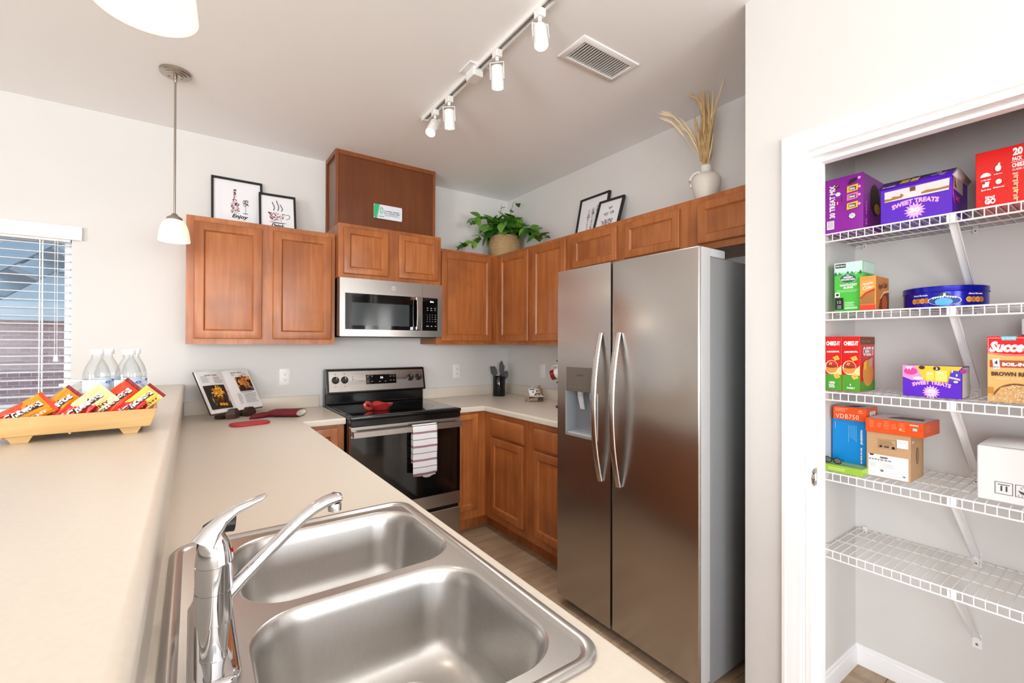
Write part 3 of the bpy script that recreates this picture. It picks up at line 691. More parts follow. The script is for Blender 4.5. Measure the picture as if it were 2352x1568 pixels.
for j, z in enumerate((.165, .150)):
    for i in range(3): pr.text(('POP', 'COOK', 'HEAT')[i] if j == 0 else ('ADD', 'TIME', 'DEF')[i], .04 + .03 * i, z, .0055, kw, bold=.02)
keys = ['1', '2', '3', '4', '5', '6', '7', '8', '9', 'C', '0', 'S']
for k, t in enumerate(keys): pr.text(t, .036 + .02 * (k % 3), .116 - .016 * (k // 3), .0062, kw, bold=.02)
for k in range(4): pr.text(('PWR', 'TMR', 'VENT', 'LITE')[k], .1, .116 - .016 * k, .0045, kw, bold=.02)
for i in range(3): pr.text(('START', 'OFF', '30s')[i], .038 + .032 * i, .033, .006, kw, bold=.02)
pr.build('keypad_lettering', cpn, world=True)
# ================================================================ SINK
sk = E('kitchen_sink', 'double-bowl stainless steel drop-in sink', 'sink', (.23, .86, ZT))
KX0, KX1, KY0, KY1 = -.037, .499, .460, 1.249
def rr_loop(x0, x1, y0, y1, rad, z, n=8):
    P = []
    for (cx, cy, a0) in ((x1 - rad, y1 - rad, 0), (x0 + rad, y1 - rad, math.pi / 2), (x0 + rad, y0 + rad, math.pi), (x1 - rad, y0 + rad, 1.5 * math.pi)):
        for k in range(n + 1):
            t = a0 + math.pi / 2 * k / n; P.append((cx + rad * math.cos(t), cy + rad * math.sin(t), z))
    return P
bowls = [(.070, .478, .876, 1.205), (.070, .462, .502, .852)]
# rim and deck: a grid-filled plate with two holes, built with bmesh triangle fill
def plate_with_holes(outer, holes, z):
    bm = bmesh.new(); es = []
    for L in [outer] + holes:
        vs = [bm.verts.new((p[0], p[1], z)) for p in L]
        es += [bm.edges.new((vs[i], vs[(i + 1) % len(vs)])) for i in range(len(vs))]
    bmesh.ops.triangle_fill(bm, edges=es, use_beauty=True)
    bm.verts.index_update()
    v = [tuple(p.co) for p in bm.verts]; f = [tuple(q.index for q in fc.verts) for fc in bm.faces]; bm.free(); return v, f
zd = ZT + .0025; RB = .085
inner = rr_loop(KX0 + .022, KX1 - .022, KY0 + .022, KY1 - .022, .03, zd)
holes = [rr_loop(b[0], b[1], b[2], b[3], RB, zd, 10) for b in bowls]
g = G(); g.add(*plate_with_holes(inner, holes, zd))
rimp = [(0, 0), (0, .004), (.003, .0065), (.010, .0075), (.017, .0065), (.020, .0035), (.022, .0025)]
g.loft([rr_loop(KX0 + i, KX1 - i, KY0 + i, KY1 - i, .05 - i * .9, ZT + d) for i, d in rimp], True, (False, False))
g.build('deck', SINKM, sk, ang=50)
for k, b in enumerate(bowls):
    dep = .175
    prof = [(0, 0, 0), (.003, -.002, 0), (.006, -.008, .0), (.010, -.03, 0), (.022, -.12, .004), (.030, -.145, .008), (.045, -.163, .014), (.07, -.172, .02), (.10, -.175, .02)]
    L = [rr_loop(b[0] + i, b[1] - i, b[2] + i, b[3] - i, max(RB - i * .35, .03), zd + z, 10) for i, z, q in prof]
    g = G(); g.loft(L, True, (False, True)); bo = g.build('bowl', SINKM, sk, ang=60)
    cx, cy = (b[0] + b[1]) / 2, (b[2] + b[3]) / 2
    g = G(); g.lathe([(.045, 0), (.044, .002), (.038, .0025), (.034, -.001), (.01, -.002), (.008, .004), (.0001, .004)], (cx, cy, zd - .1745), 24); dn = g.build('drain', CHROME, bo)
# faucet
fc = E('faucet', 'chrome single-lever kitchen faucet on the sink deck', 'faucet', (.026, .79, zd))
fx, fy = .026, .762
g = G(); g.loft([rr_loop(fx - .031 + i, fx + .031 - i, fy - .065 + i, fy + .195 - i, .029 - i * .8, zd + z) for i, z in ((0, 0), (0, .006), (.003, .010), (.008, .012))], True, (True, True)); pl = g.build('base_plate', CHROME, fc, ang=40)
g = G(); g.lathe([(.0170, .010), (.0170, .014), (.0166, .0145), (.0172, .03), (.0195, .061), (.0195, .0615), (.0218, .062), (.0222, .066), (.0225, .105), (.0216, .1055), (.0216, .107), (.0226, .1075), (.0229, .142), (.0218, .1425), (.0218, .144), (.0229, .1445), (.0215, .158), (.018, .172), (.012, .183), (.006, .188), (.0001, .189)], (fx, fy, zd), 48)
bd = g.build('body', CHROME, fc, ang=28)
spn = G(); sp = [(.038, .764, 1.006), (.062, .768, 1.028), (.09, .772, 1.051), (.12, .776, 1.075), (.143, .779, 1.092), (.16, .781, 1.102), (.178, .783, 1.109), (.194, .785, 1.112), (.202, .786, 1.111)]
spn.tube(sp, [(.013, .011), (.013, .0095), (.012, .009), (.0115, .009), (.0115, .009), (.012, .009), (.013, .009), (.0135, .009), (.011, .007)], 16)
spo = spn.build('spout', CHROME, fc, ang=50)
G().lathe([(.0095, .012), (.0105, .010), (.0105, 0), (.0085, -.001)], (.193, .785, 1.0915), 20).build('aerator', CHROME, spo)
lv = G(); lp = [(.016, .760, 1.088), (.024, .763, 1.103), (.036, .766, 1.116), (.052, .769, 1.1255), (.07, .772, 1.131), (.084, .7745, 1.135), (.092, .776, 1.139)]
lv.tube(lp, [(.0195, .018), (.0155, .013), (.0110, .0085), (.0092, .006), (.009, .005), (.0092, .0045), (.004, .002)], 14)
lv.build('lever', CHROME, fc, ang=60)
G().lathe([(.0032, 0), (.0032, .0015)], (0, 0, 0), 10).xf(Matrix.Translation((fx + .0218, fy - .002, 1.073)) @ Matrix.Rotation(math.pi / 2, 4, 'Y')).build('red_dot', flat(200, 40, 30), bd)
# side sprayer
sy = .94
ss = E('sink_sprayer', 'black side sprayer standing on the sink deck behind the faucet', 'sprayer', (.02, sy, zd))
G().lathe([(.022, 0), (.022, .006), (.018, .012), (.016, .03), (.0165, .034)], (.02, sy, zd), 20).build('holder', CHROME, ss)
g = G(); g.tube([(.02, sy, zd + .03), (.02, sy, zd + .075), (.021, sy, zd + .105), (.028, sy, zd + .128), (.046, sy + .002, zd + .136), (.062, sy + .003, zd + .134)], [.0125, .0135, .0145, .016, .0165, .0155], 16, ref=(0, 1, 0)); g.build('spray_head', BLACKP, ss, ang=50)
# ================================================================ CEILING FIXTURES
def plight(name, loc, power, rad=.03, col=(1, .93, .84), parent=None):
    l = bpy.data.lights.new(name, 'POINT'); l.energy = power; l.shadow_soft_size = rad; l.color = col
    o = bpy.data.objects.new(name, l); COL.objects.link(o); o.location = loc
    if parent: o.parent = parent; o.location = Vector(loc) - ORG[parent]
    return o
SHADE = mat('alabaster_glass', rgb(250, 236, 214), .35, emit=rgb(255, 226, 186), es=.85)
BULB = mat('lamp_bulb', rgb(255, 250, 240), .3, emit=rgb(255, 240, 218), es=9)
def pendant(x, y, label):
    p = E('pendant_lamp', label, 'pendant lamp', (x, y, ZC), group='pendant lamps over the bar')
    g = G(); g.lathe([(.0001, -.024), (.03, -.024), (.034, -.0215), (.046, -.021), (.05, -.017), (.060, -.016), (.064, -.012), (.064, 0), (.0001, 0)], (x, y, ZC), 36); cn = g.build('canopy', NICKEL, p, ang=30)
    for dx in (-.026, .026): G().lathe([(.0045, -.028), (.0045, -.02)], (x + dx, y + .01, ZC), 10).build('screw', NICKEL, cn)
    G().lathe([(.0065, -.05), (.008, -.045), (.008, -.024)], (x, y, ZC), 14).build('swivel', NICKEL, p)
    G().tube([(x, y, ZC - .045), (x, y, 1.99)], .0048, 12).build('stem', NICKEL, p)
    G().lathe([(.006, .016), (.012, .012), (.016, .004), (.030, -.004), (.034, -.012), (.034, -.018)], (x, y, 1.980), 28).build('cap', NICKEL, p, ang=60)
    g = G(); zb = 1.86
    pf = [(.028, 1.967), (.038, 1.959), (.049, 1.943), (.057, 1.92), (.062, 1.89), (.065, zb)]
    pi = [(q[0] - .004, q[1] - .001) for q in reversed(pf)]
    g.lathe([(q[0], q[1] - 0) for q in pf] + [(.061, zb)] + pi[1:], (x, y, 0), 40, cap=(False, False)); g.build('shade', SHADE, p, ang=60)
    G().lathe([(.0001, 1.882), (.016, 1.887), (.024, 1.898), (.025, 1.91), (.02, 1.928), (.013, 1.945), (.013, 1.96)], (x, y, 0), 20).build('bulb', BULB, p, ang=60)
    plight('pendant_light', (x, y, 1.868), 2.2, .03, (1, .93, .85), p)
    return p
pendant(-.077, 2.757, 'brushed nickel pendant lamp with glowing glass shade hanging beside the tall wall cabinet')
pendant(-.06, .86, 'pendant lamp with large glowing glass shade above the near end of the bar')

TX_ = 1.105; ZT_ = ZC
tr = E('track_light', 'white ceiling track with four adjustable spotlights', 'track light', (TX_, 1.88, ZC))
TW = mat('track_white', rgb(232, 232, 230), .35)
g = G()
tpf = [(-.018, 0), (-.018, -.019), (-.011, -.019), (-.011, -.006), (.011, -.006), (.011, -.019), (.018, -.019), (.018, 0)]
g.loft([[(TX_ + q[0], y, ZC + q[1]) for q in tpf] for y in (1.30, 2.475)]); g.build('track', TW, tr, ang=30)
for dx in (-.0045, .0045): G().box(TX_ + dx - .001, TX_ + dx + .001, 1.32, 2.46, ZC - .012, ZC - .0065).build('conductor', GREYP, tr)
for y0, y1 in ((1.294, 1.315), (2.458, 2.481)): G().box(TX_ - .019, TX_ + .019, y0, y1, ZC - .021, ZC).build('end_cap', TW, tr, bev=.002)
G().box(TX_ - .055, TX_ + .055, 1.845, 1.955, ZC - .006, ZC).build('canopy_plate', TW, tr, bev=.002)
G().box(TX_ - .027, TX_ + .027, 1.862, 1.938, ZC - .046, ZC - .005).build('live_end_box', TW, tr, bev=.003)
LENS = mat('spot_lens', rgb(255, 248, 235), .2, emit=rgb(255, 238, 212), es=7)
heads = [(2.335, (-.55, -.35, -1.0), 2.6), (2.165, (.12, .15, -1), 2.6), (1.70, (.10, .1, -1), 2.6), (1.395, (-.15, -.3, -1), 2.6)]
for i, (y, dr_, pw) in enumerate(heads):
    hd = G().box(TX_ - .016, TX_ + .016, y - .02, y + .02, ZC - .045, ZC - .012).build('adapter', TW, tr, bev=.003)
    d = Vector(dr_).normalized(); pv = Vector((TX_, y, ZC - .085)); 
    G().tube([(TX_, y, ZC - .044), (TX_, y, ZC - .062)], .008, 12).build('swivel', TW, hd)
    Q = d.to_track_quat('-Z', 'Y').to_matrix().to_4x4(); Q.translation = pv + d * .035
    g = G()
    for sx in (-1, 1): g.box(sx * .031 - .0015, sx * .031 + .0015, -.008, .008, -.02, .052)
    g.box(-.032, .032, -.008, .008, .049, .052); g.xf(Q); g.build('yoke', TW, hd)
    g = G(); g.lathe([(.018, .04), (.027, .034), (.0285, .03), (.0285, -.055), (.0265, -.055), (.0265, -.045)], (0, 0, 0), 28, cap=(True, False)); g.xf(Q); g.build('lamp_can', TW, hd, ang=40)
    g = G(); g.lathe([(.0001, -.0475), (.02, -.0475), (.0265, -.045)], (0, 0, 0), 24, cap=(False, False)); g.xf(Q); g.build('lens', LENS, hd)
    l = bpy.data.lights.new('spot', 'SPOT'); l.energy = 36; l.spot_size = math.radians(95); l.spot_blend = .8; l.shadow_soft_size = .025; l.color = (1, .95, .89)
    o = bpy.data.objects.new('spot', l); COL.objects.link(o); o.rotation_euler = d.to_track_quat('-Z', 'Y').to_euler(); o.parent = tr; o.location = pv + d * .092 - ORG[tr]
# ceiling register
cv = E('ceiling_vent', 'white louvred air vent in the ceiling beside the track light', 'vent', (1.54, 1.5, ZC))
VX0, VX1, VY0, VY1 = 1.362, 1.716, 1.412, 1.587
g = G(); fr_ = [(0, 0), (.001, -.004), (.006, -.007), (.024, -.009), (.030, -.006), (.030, 0)]
g.loft([[(VX0 + i, VY0 + i, ZC + d), (VX1 - i, VY0 + i, ZC + d), (VX1 - i, VY1 - i, ZC + d), (VX0 + i, VY1 - i, ZC + d)] for i, d in fr_], True, (False, False)); g.build('frame', WHITEP, cv, ang=30)
g = G(); dz_ = ZC + .115                                  # sheet-metal duct boot behind the louvres
g.loft([[(HX0 + .001, HY0_ + .001, z), (HX1 - .001, HY0_ + .001, z), (HX1 - .001, HY1_ - .001, z), (HX0 + .001, HY1_ - .001, z)] for z in (ZC + .001, dz_)], True, (False, True)); g.build('duct_boot', mat('galvanised', rgb(186, 188, 190), .5, .6), cv)
nl = 20; s_ = G(); s_.loft([[(-.0055, y_, -.0085), (.0045, y_, -.0062), (.0045, y_, -.0052), (-.0055, y_, -.0075)] for y_ in (VY0 + .03, VY1 - .03)])
s_.xf(Matrix.Translation((0, -1.5, 0)))
s0 = s_.build('louvre', WHITEP, cv, world=False)
for k in range(nl):
    o = s0 if k == 0 else s0.copy()
    if k: COL.objects.link(o)
    o.location = (VX0 + .036 + (VX1 - VX0 - .072) * k / (nl - 1) - 1.54, 0, 0)
# ================================================================ WALL PLATES
def outlet(name, label, o, ux, nrm, rocker=False):
    o, ux, nrm = Vector(o), Vector(ux), Vector(nrm)
    c = E(name, label, 'wall switch' if rocker else 'outlet', o)
    g = G(); g.loft([[o + ux * x + Vector((0, 0, z)) + nrm * d for x, z in ((-.0355 + i, -.0575 + i), (.0355 - i, -.0575 + i), (.0355 - i, .0575 - i), (-.0355 + i, .0575 - i))] for i, d in ((0, .0003), (0, .003), (.004, .0055))], True, (True, True)); g.build('cover_plate', WHITEP, c)
    if rocker:
        g = G(); g.prism([(-.016, -.033), (.016, -.033), (.016, .033), (-.016, .033)], o + nrm * .0055, ux, (0, 0, 1), .0025 if ux.cross(Vector((0, 0, 1))).dot(nrm) > 0 else -.0025); g.build('rocker', WHITEP, c, bev=.001)
    else:
        for dz in (-.0195, .0195):
            sgn = 1 if ux.cross(Vector((0, 0, 1))).dot(nrm) > 0 else -1
            g = G(); g.prism([(.0165 * math.cos(t), dz + .0145 * math.sin(t)) for t in [math.pi * 2 * k / 16 for k in range(16)]], o + nrm * .0055, ux, (0, 0, 1), .0015 * sgn); so_ = g.build('socket', WHITEP, c)
            pr = Print(o + nrm * .0068, ux * 1, (0, 0, 1)) if sgn > 0 else Print(o + nrm * .0068, ux * -1, (0, 0, 1))
            pr.rect(-.0075, dz - .001, -.0055, dz + .008, BLACKM); pr.rect(.0055, dz - .001, .0075, dz + .008, BLACKM); pr.ell(0, dz - .007, .0028, .0028, BLACKM); pr.build('slots', so_, world=True)
    return c
outlet('wall_outlet', 'white duplex outlet above the worktop between the open cookbook and the range', (.523, YB, 1.133), (1, 0, 0), (0, -1, 0))
outlet('wall_outlet', 'white duplex outlet above the corner worktop right of the range', (1.861, YB, 1.130), (1, 0, 0), (0, -1, 0))
outlet('wall_switch', 'white rocker wall plate on the right wall above the coffee decor', (XR, 2.966, 1.14), (0, -1, 0), (-1, 0, 0), True)

# ================================================================ PICTURES ON THE CABINETS
def mosaic(pr, inside, x0, x1, y0, y1, cols, n, sz, rr):
    for k in range(n * 12):
        x = x0 + (x1 - x0) * rr.random(); y = y0 + (y1 - y0) * rr.random()
        if inside(x, y):
            s = sz * (.5 + rr.random()); pr.k = 3 + k % 4
            pr.ell(x, y, s, s * (.35 + .5 * rr.random()), rr.choice(cols), 7, rot=rr.random() * 3)
            n -= 1
            if n <= 0: break
def picture(label, loc, rz, w, h, lean, draw):
    "frame standing on its lower edge; local x = right, -y = front"
    f = E('picture_frame', label, 'picture', loc, rz, group='black framed kitchen prints')
    Rm = Matrix.Rotation(-lean, 4, 'X'); fw = .0125
    g = G(); g.loft([[(x, y, z) for x, z in ((-w / 2 + i, i), (w / 2 - i, i), (w / 2 - i, h - i), (-w / 2 + i, h - i))] for i, y in ((0, .018), (0, 0), (fw, 0), (fw, .010), )], True, (False, False)); g.xf(Rm)
    g.build('frame', BLACKM, f, world=False)
    g = G(); g.box(-w / 2 + fw, w / 2 - fw, .010, .016, fw, h - fw); g.xf(Rm); g.build('print_sheet', mat('print_white', rgb(232, 234, 238), .25), f, world=False)
    ux = Rm.to_3x3() @ Vector((1, 0, 0)); uy = Rm.to_3x3() @ Vector((0, 0, 1)); o_ = Rm @ Vector((0, .0094, 0))
    pr = Print(o_, ux, uy); pr.step = .00012; draw(pr, w, h); pr.build('printed_motif', f)
    return f
RED = [flat(110, 22, 36), flat(140, 40, 50), flat(80, 16, 26), flat(190, 110, 118)]; GRY = [flat(70, 72, 78), flat(110, 112, 118), flat(40, 42, 46)]; INK = flat(18, 18, 20)
def d_bottle(pr, w, h):
    pr.frame(-w / 2 + .05, .05, w / 2 - .05, h - .05, .0008, flat(214, 216, 220))
    def ib(x, y):
        t = (y - .105) / .165; hw = .022 if t < .42 else (.022 - (t - .42) / .2 * .013 if t < .62 else .0075); return 0 <= t <= .93 and abs(x + .014) < hw
    pr.rect(-.022, .262, -.006, .272, RED[0]); mosaic(pr, ib, -.045, .02, .1, .28, RED, 130, .0036, random.Random(1))
    mosaic(pr, lambda x, y: (x - .045) ** 2 / .02 ** 2 + (y - .185) ** 2 / .024 ** 2 < 1, .02, .07, .15, .22, GRY, 60, .003, random.Random(2))
    pr.line([(.045, .162), (.045, .112)], .0016, INK); pr.ell(.045, .111, .016, .0022, INK, 16)
    pr.text('Enjoy', .014, .083, .034, INK, w=.085, bold=.03, shear=.35, rot=-.03)
def d_cup(pr, w, h):
    mosaic(pr, lambda x, y: .075 < y < .135 and abs(x + .008) < .028 + .022 * ((y - .075) / .06) ** .6, -.07, .06, .07, .14, RED, 130, .0034, random.Random(3))
    pr.line([(.045, .125), (.062, .128), (.072, .116), (.066, .1), (.048, .092)], .0028, INK)
    pr.poly([(-.055, .066), (0, .063), (.055, .064), (.03, .058), (-.02, .058)], INK)
    for k, (x, a) in enumerate(((-.025, 1), (.0, 1.25), (.022, .8))): pr.line([(x + .006 * math.sin(t * .9), .15 + t * .012 * a) for t in range(6)], .0055, flat(96, 98, 102))
    pr.text('Drink', .0, .038, .03, INK, w=.075, bold=.03, shear=.35)
def d_cutlery(pr, w, h):
    pr.frame(-w / 2 + .045, .04, w / 2 - .045, h - .045, .0008, flat(216, 218, 222))
    rr = random.Random(4)
    for x, kind in ((-.04, 'f'), (0, 's'), (.04, 'k')):
        mosaic(pr, lambda a, b: abs(a - x) < .005 and .06 < b < .19, x - .006, x + .006, .06, .19, RED + [INK], 42, .003, rr)
        if kind == 's': mosaic(pr, lambda a, b: (a - x) ** 2 / .013 ** 2 + (b - .225) ** 2 / .03 ** 2 < 1, x - .014, x + .014, .19, .26, GRY, 46, .003, rr)
        if kind == 'f':
            mosaic(pr, lambda a, b: abs(a - x) < .012 and .185 < b < .21, x - .012, x + .012, .185, .21, RED, 26, .003, rr)
            for q in (-.009, -.003, .003, .009): pr.line([(x + q, .205), (x + q, .25)], .0022, flat(190, 180, 186))
        if kind == 'k': mosaic(pr, lambda a, b: -.004 < a - x < .007 and .19 < b < .27, x - .005, x + .008, .19, .27, RED + GRY, 36, .003, rr)
def d_bowl(pr, w, h):
    mosaic(pr, lambda x, y: .06 < y < .115 and abs(x) < .03 + .02 * ((y - .06) / .055) ** .5, -.06, .06, .06, .12, RED + [INK], 120, .0034, random.Random(5))
    rr = random.Random(6)
    for cx, cy, s in ((-.024, .155, 1), (.024, .16, 1), (.004, .2, .75)):
        mosaic(pr, lambda x, y: ((abs(x - cx) - .008 * s) ** 2 + (y - cy - .004 * s) ** 2 < (.011 * s) ** 2) or (abs(x - cx) < (y - cy + .018 * s) * .9 and y < cy + .004), cx - .022, cx + .022, cy - .02, cy + .02, [flat(150, 152, 156), flat(120, 122, 128)], 45, .003, rr)
picture('black framed bottle and glass print leaning on the back wall behind the cup print', (.232, 3.395, ZU1), 0, .286, .342, .20, d_bottle)
picture('small black framed coffee cup print leaning in front of the bottle print', (.452, 3.305, ZU1), math.radians(-3), .218, .268, .30, d_cup)
picture('black framed cutlery print leaning on the right wall behind the bowl print', (2.292, 2.345, ZU1), math.radians(-90), .290, .345, .21, d_cutlery)
picture('small black framed bowl of hearts print leaning in front of the cutlery print', (2.225, 2.13, ZU1), math.radians(-90 + 4), .212, .268, .34, d_bowl)
# plaque on the chase
pq = G().box(1.041, 1.25, YH - .0105, YH - .0045, 2.256, 2.356).build('wall_plaque', mat('plaque_white', rgb(222, 228, 238), .12), None)
base_org(pq, (1.145, YH - .0075, 2.256)); tag(pq, 'small white and green acrylic plaque on the dark vent chase', 'plaque')
pr = Print((1.041, YH - .0105, 2.256), (1, 0, 0), (0, 0, 1)); gn = flat(52, 176, 112)
pr.poly([(0, 0), (.021, 0), (.041, .1), (0, .1)], gn); pr.poly([(.021, 0), (.026, 0), (.046, .1), (.041, .1)], flat(130, 210, 168))
pr.ell(.056, .058, .013, .026, flat(70, 150, 110)); pr.ell(.056, .058, .0105, .0225, flat(205, 232, 220))
for k in range(6): pr.line([(.047, .04 + k * .007), (.065, .046 + k * .006)], .0016, flat(40, 90, 66))
pr.text('SAFETY FIRST', .056, .016, .005, flat(40, 80, 60))
pr.text('A CLEANER KITCHEN', .132, .058, .0085, flat(110, 116, 126), w=.11); pr.text('FOR A BETTER HOME', .132, .045, .0075, flat(110, 116, 126), w=.115); pr.lines(.075, .033, .19, 2, .008, .0035, flat(168, 174, 184), .15)
pr.build('printed_text', pq, world=True)
for x in (1.046, 1.245):
    for z in (2.261, 2.351): G().lathe([(.004, 0), (.004, .004), (.0001, .005)], (0, 0, 0), 10).xf(Matrix.Translation((x, YH - .0105, z)) @ Matrix.Rotation(math.pi / 2, 4, 'X')).build('standoff', CHROME, pq)
for x in (1.05, 1.24): G().box(x - .005, x + .005, YH - .0046, YH + .0005, 2.27, 2.34).build('mount', WHITEP, pq)

# ================================================================ PLANT
px, py, pz = 2.205, 3.262, ZU1
pt = E('potted_plant', 'trailing green pothos in a woven straw basket in the cabinet corner', 'plant', (px, py, pz))
WEAVE = mat('straw', rgb(190, 158, 112), .8, var=.4, vscale=26, stretch=(1, 1, 7), bump=.9, bscale=60)
g = G(); pf = []
for k in range(17):
    z = .186 * k / 16; pf.append((.126 + .012 * math.sin(math.pi * z / .186) + .0022 * (k % 2), z))
g.lathe(pf + [(.118, .186), (.114, .15)], (px, py, pz), 48, cap=(True, False)); g.build('basket', WEAVE, pt, ang=60)
G().lathe([(.0001, .158), (.116, .156)], (px, py, pz), 24, cap=(False, False)).build('soil', mat('soil', rgb(60, 44, 32), .9), pt)
LF = [mat('leaf_a', rgb(92, 148, 42), .32, var=.35, vscale=14, col2=rgb(44, 88, 24)), mat('leaf_b', rgb(132, 184, 64), .32, var=.4, vscale=14, col2=rgb(60, 108, 32)), mat('leaf_c', rgb(62, 114, 38), .3, var=.3, vscale=10, col2=rgb(30, 66, 20))]
def leaf_mesh(mt, curl):
    g = G(); n = 7; L = []
    for i in range(n):
        t = i / (n - 1); wd = .5 * (math.sin(math.pi * min(t * .93 + .07, 1)) ** .75) * (1.12 - .5 * t) if t < 1 else .0
        if i == 0: wd = .20
        z = -curl * t * t; L.append([(-wd, t - (.10 if i == 0 else 0), z + .13 * wd * 1.2), (-wd * .5, t, z + .02), (0, t + (.0 if i else .04), z - .02), (wd * .5, t, z + .02), (wd, t - (.10 if i == 0 else 0), z + .13 * wd * 1.2)])
    g.loft(L, False, (False, False)); o = g.build('leaf', mt, None, ang=80); me = o.data; bpy.data.objects.remove(o); return me
LM = [leaf_mesh(LF[i % 3], (.1, .3, .5)[i % 3]) for i in range(6)]
rr = random.Random(11); nleaf = [0]
def leaf(p, dirv, size):
    o = bpy.data.objects.new('leaf', rr.choice(LM)); COL.objects.link(o); o.parent = pt
    d = Vector(dirv).normalized(); tp = Vector(p) + d * size
    if tp.x > XR - .05: d.x = -abs(d.x) - .3
    if tp.y > YB - .05: d.y = -abs(d.y) - .3
    d.normalize(); n_ = Vector((rr.uniform(-.6, .6) - .25, rr.uniform(-.6, .6) - .35, 1)).normalized(); sx = d.cross(n_).normalized(); n_ = sx.cross(d)
    M = Matrix((sx * size * rr.uniform(.72, .95), d * size, n_ * size)).transposed().to_4x4(); M.translation = Vector(p) - Vector((px, py, pz)); o.matrix_local = M; nleaf[0] += 1
STM = mat('stem_green', rgb(96, 128, 52), .5)
def vine(pts, nl, size, rad=.0022):
    P = [Vector(p) for p in pts]
    G().tube(P, rad, 6).build('stem', STM, pt)
    for k in range(nl):
        t = (k + .6) / nl * (len(P) - 1); i = min(int(t), len(P) - 2); q = P[i].lerp(P[i + 1], t - i); d = (P[i + 1] - P[i]).normalized()
        sd = Vector((rr.uniform(-1, 1), rr.uniform(-1, 1), rr.uniform(-.3, .7))); leaf(q, d * .5 + sd, size * rr.uniform(.75, 1.15))
topz = pz + .186
for k in range(33):                                    # arching stems of the crown
    an = 2 * math.pi * k / 33 + rr.uniform(-.1, .1); L = rr.uniform(.05, .125); hz_ = rr.uniform(.03, .17)
    b_ = Vector((px + .05 * math.cos(an), py + .05 * math.sin(an), topz - .02)); e = Vector((px + (.06 + L) * math.cos(an), py + (.06 + L) * math.sin(an), topz + hz_ * .55))
    e.x = min(e.x, XR - .09); e.y = min(e.y, YB - .09)
    mid = b_.lerp(e, .5) + Vector((0, 0, .05 + hz_ * .45)); vine([b_, mid, e], 6, .116, .0018)
vine([(px - .1, py - .03, topz), (px - .18, py - .05, topz + .035), (px - .27, py - .06, topz - .02), (px - .33, py - .07, topz - .075), (px - .40, py - .06, topz - .12), (px - .445, py - .05, topz - .155)], 20, .082)
vine([(px - .1, py - .05, topz), (px - .2, py - .06, topz + .10), (px - .29, py - .04, topz + .13), (px - .36, py - .03, topz + .06)], 12, .078)
vine([(px - .02, py - .1, topz), (px - .02, py - .2, topz + .04), (px - .02, py - .33, topz + .01), (px - .03, py - .46, topz - .06), (px - .05, py - .58, topz - .13)], 22, .088)
vine([(px + .01, py - .1, topz), (px + .0, py - .24, topz + .03), (px - .02, py - .4, topz - .02), (px - .06, py - .5, topz - .09)], 18, .088)
vine([(px + .03, py, topz), (px + .04, py - .02, topz + .2), (px + .05, py - .06, topz + .30), (px + .055, py - .1, topz + .285), (px + .06, py - .14, topz + .24)], 2, .06)
vine([(px - .02, py + .02, topz), (px - .05, py, topz + .2), (px - .04, py - .01, topz + .27)], 2, .05)
# ================================================================ VASE WITH PAMPAS
vx, vy, vz = 2.185, 1.362, ZU1
vs_ = E('flower_vase', 'white ceramic handled vase standing on the cabinet over the fridge', 'vase', (vx, vy, vz))
CER = mat('white_ceramic', rgb(226, 222, 214), .45, bump=.15, bscale=90)
g = G(); g.lathe([(.036, 0), (.042, .004), (.054, .032), (.066, .072), (.072, .102), (.0705, .124), (.062, .14), (.045, .15), (.030, .155), (.0265, .162), (.0262, .192), (.0275, .195), (.0235, .195), (.0225, .16)], (vx, vy, vz), 40, cap=(True, False)); g.build('body', CER, vs_, ang=50)
hp = [(.06, .135), (.075, .150), (.084, .146), (.0865, .13), (.083, .112), (.076, .096), (.070, .082)]
hdv = Vector((-.45, .9, 0)).normalized()
G().tube([(vx + hdv.x * q[0] * .98, vy + hdv.y * q[0] * .98, vz + q[1]) for q in ((.028, .165), (.045, .168), (.064, .160), (.076, .145), (.081, .128), (.079, .11), (.07, .092))], .0075, 12).build('handle', CER, vs_, ang=60)
pa = E('pampas_grass', 'dried beige pampas grass standing in the white vase', 'dried grass', (vx, vy, vz + .15))
PAM = mat('pampas', rgb(222, 192, 142), .9, var=.3, vscale=20, col2=rgb(200, 164, 112)); PAM2 = mat('pampas_pale', rgb(230, 210, 176), .9)
rq = random.Random(5)
def frond(tip, bend, thick, m_, n=230, start=.3):
    "one plume: stem plus many fine hairs, joined"
    b_ = Vector((vx + rq.uniform(-.01, .01), vy + rq.uniform(-.01, .01), vz + .16)); t_ = Vector(tip); c_ = b_.lerp(t_, .55) + Vector(bend)
    pos = lambda t: b_ * (1 - t) ** 2 + c_ * 2 * t * (1 - t) + t_ * t * t
    g = G(); g.tube([pos(k / 10) for k in range(11)], [.0018 * (1 - .07 * k) for k in range(11)], 5)
    for k in range(n):
        t = start + (1 - start) * rq.random(); p = pos(t); d = (pos(min(t + .02, 1)) - pos(t - .02)).normalized()
        sd = Vector((rq.gauss(0, 1), rq.gauss(0, 1), rq.gauss(0, .4))).normalized(); wd = thick * 1.7 * (1 - ((t - start) / (1 - start)) ** 2 * .8) * rq.uniform(.4, 1)
        e = p + d * rq.uniform(.04, .085) + sd * wd - Vector((0, 0, wd * .3)); q = p + d * .02 + sd * wd * .7
        w_ = d.cross(sd).normalized() * .0016
        g.add([p - w_, p + w_, q + w_, q - w_, e], [(0, 1, 2, 3), (3, 2, 4)])
    o = g.build('plume', m_, pa, smooth=False); return o
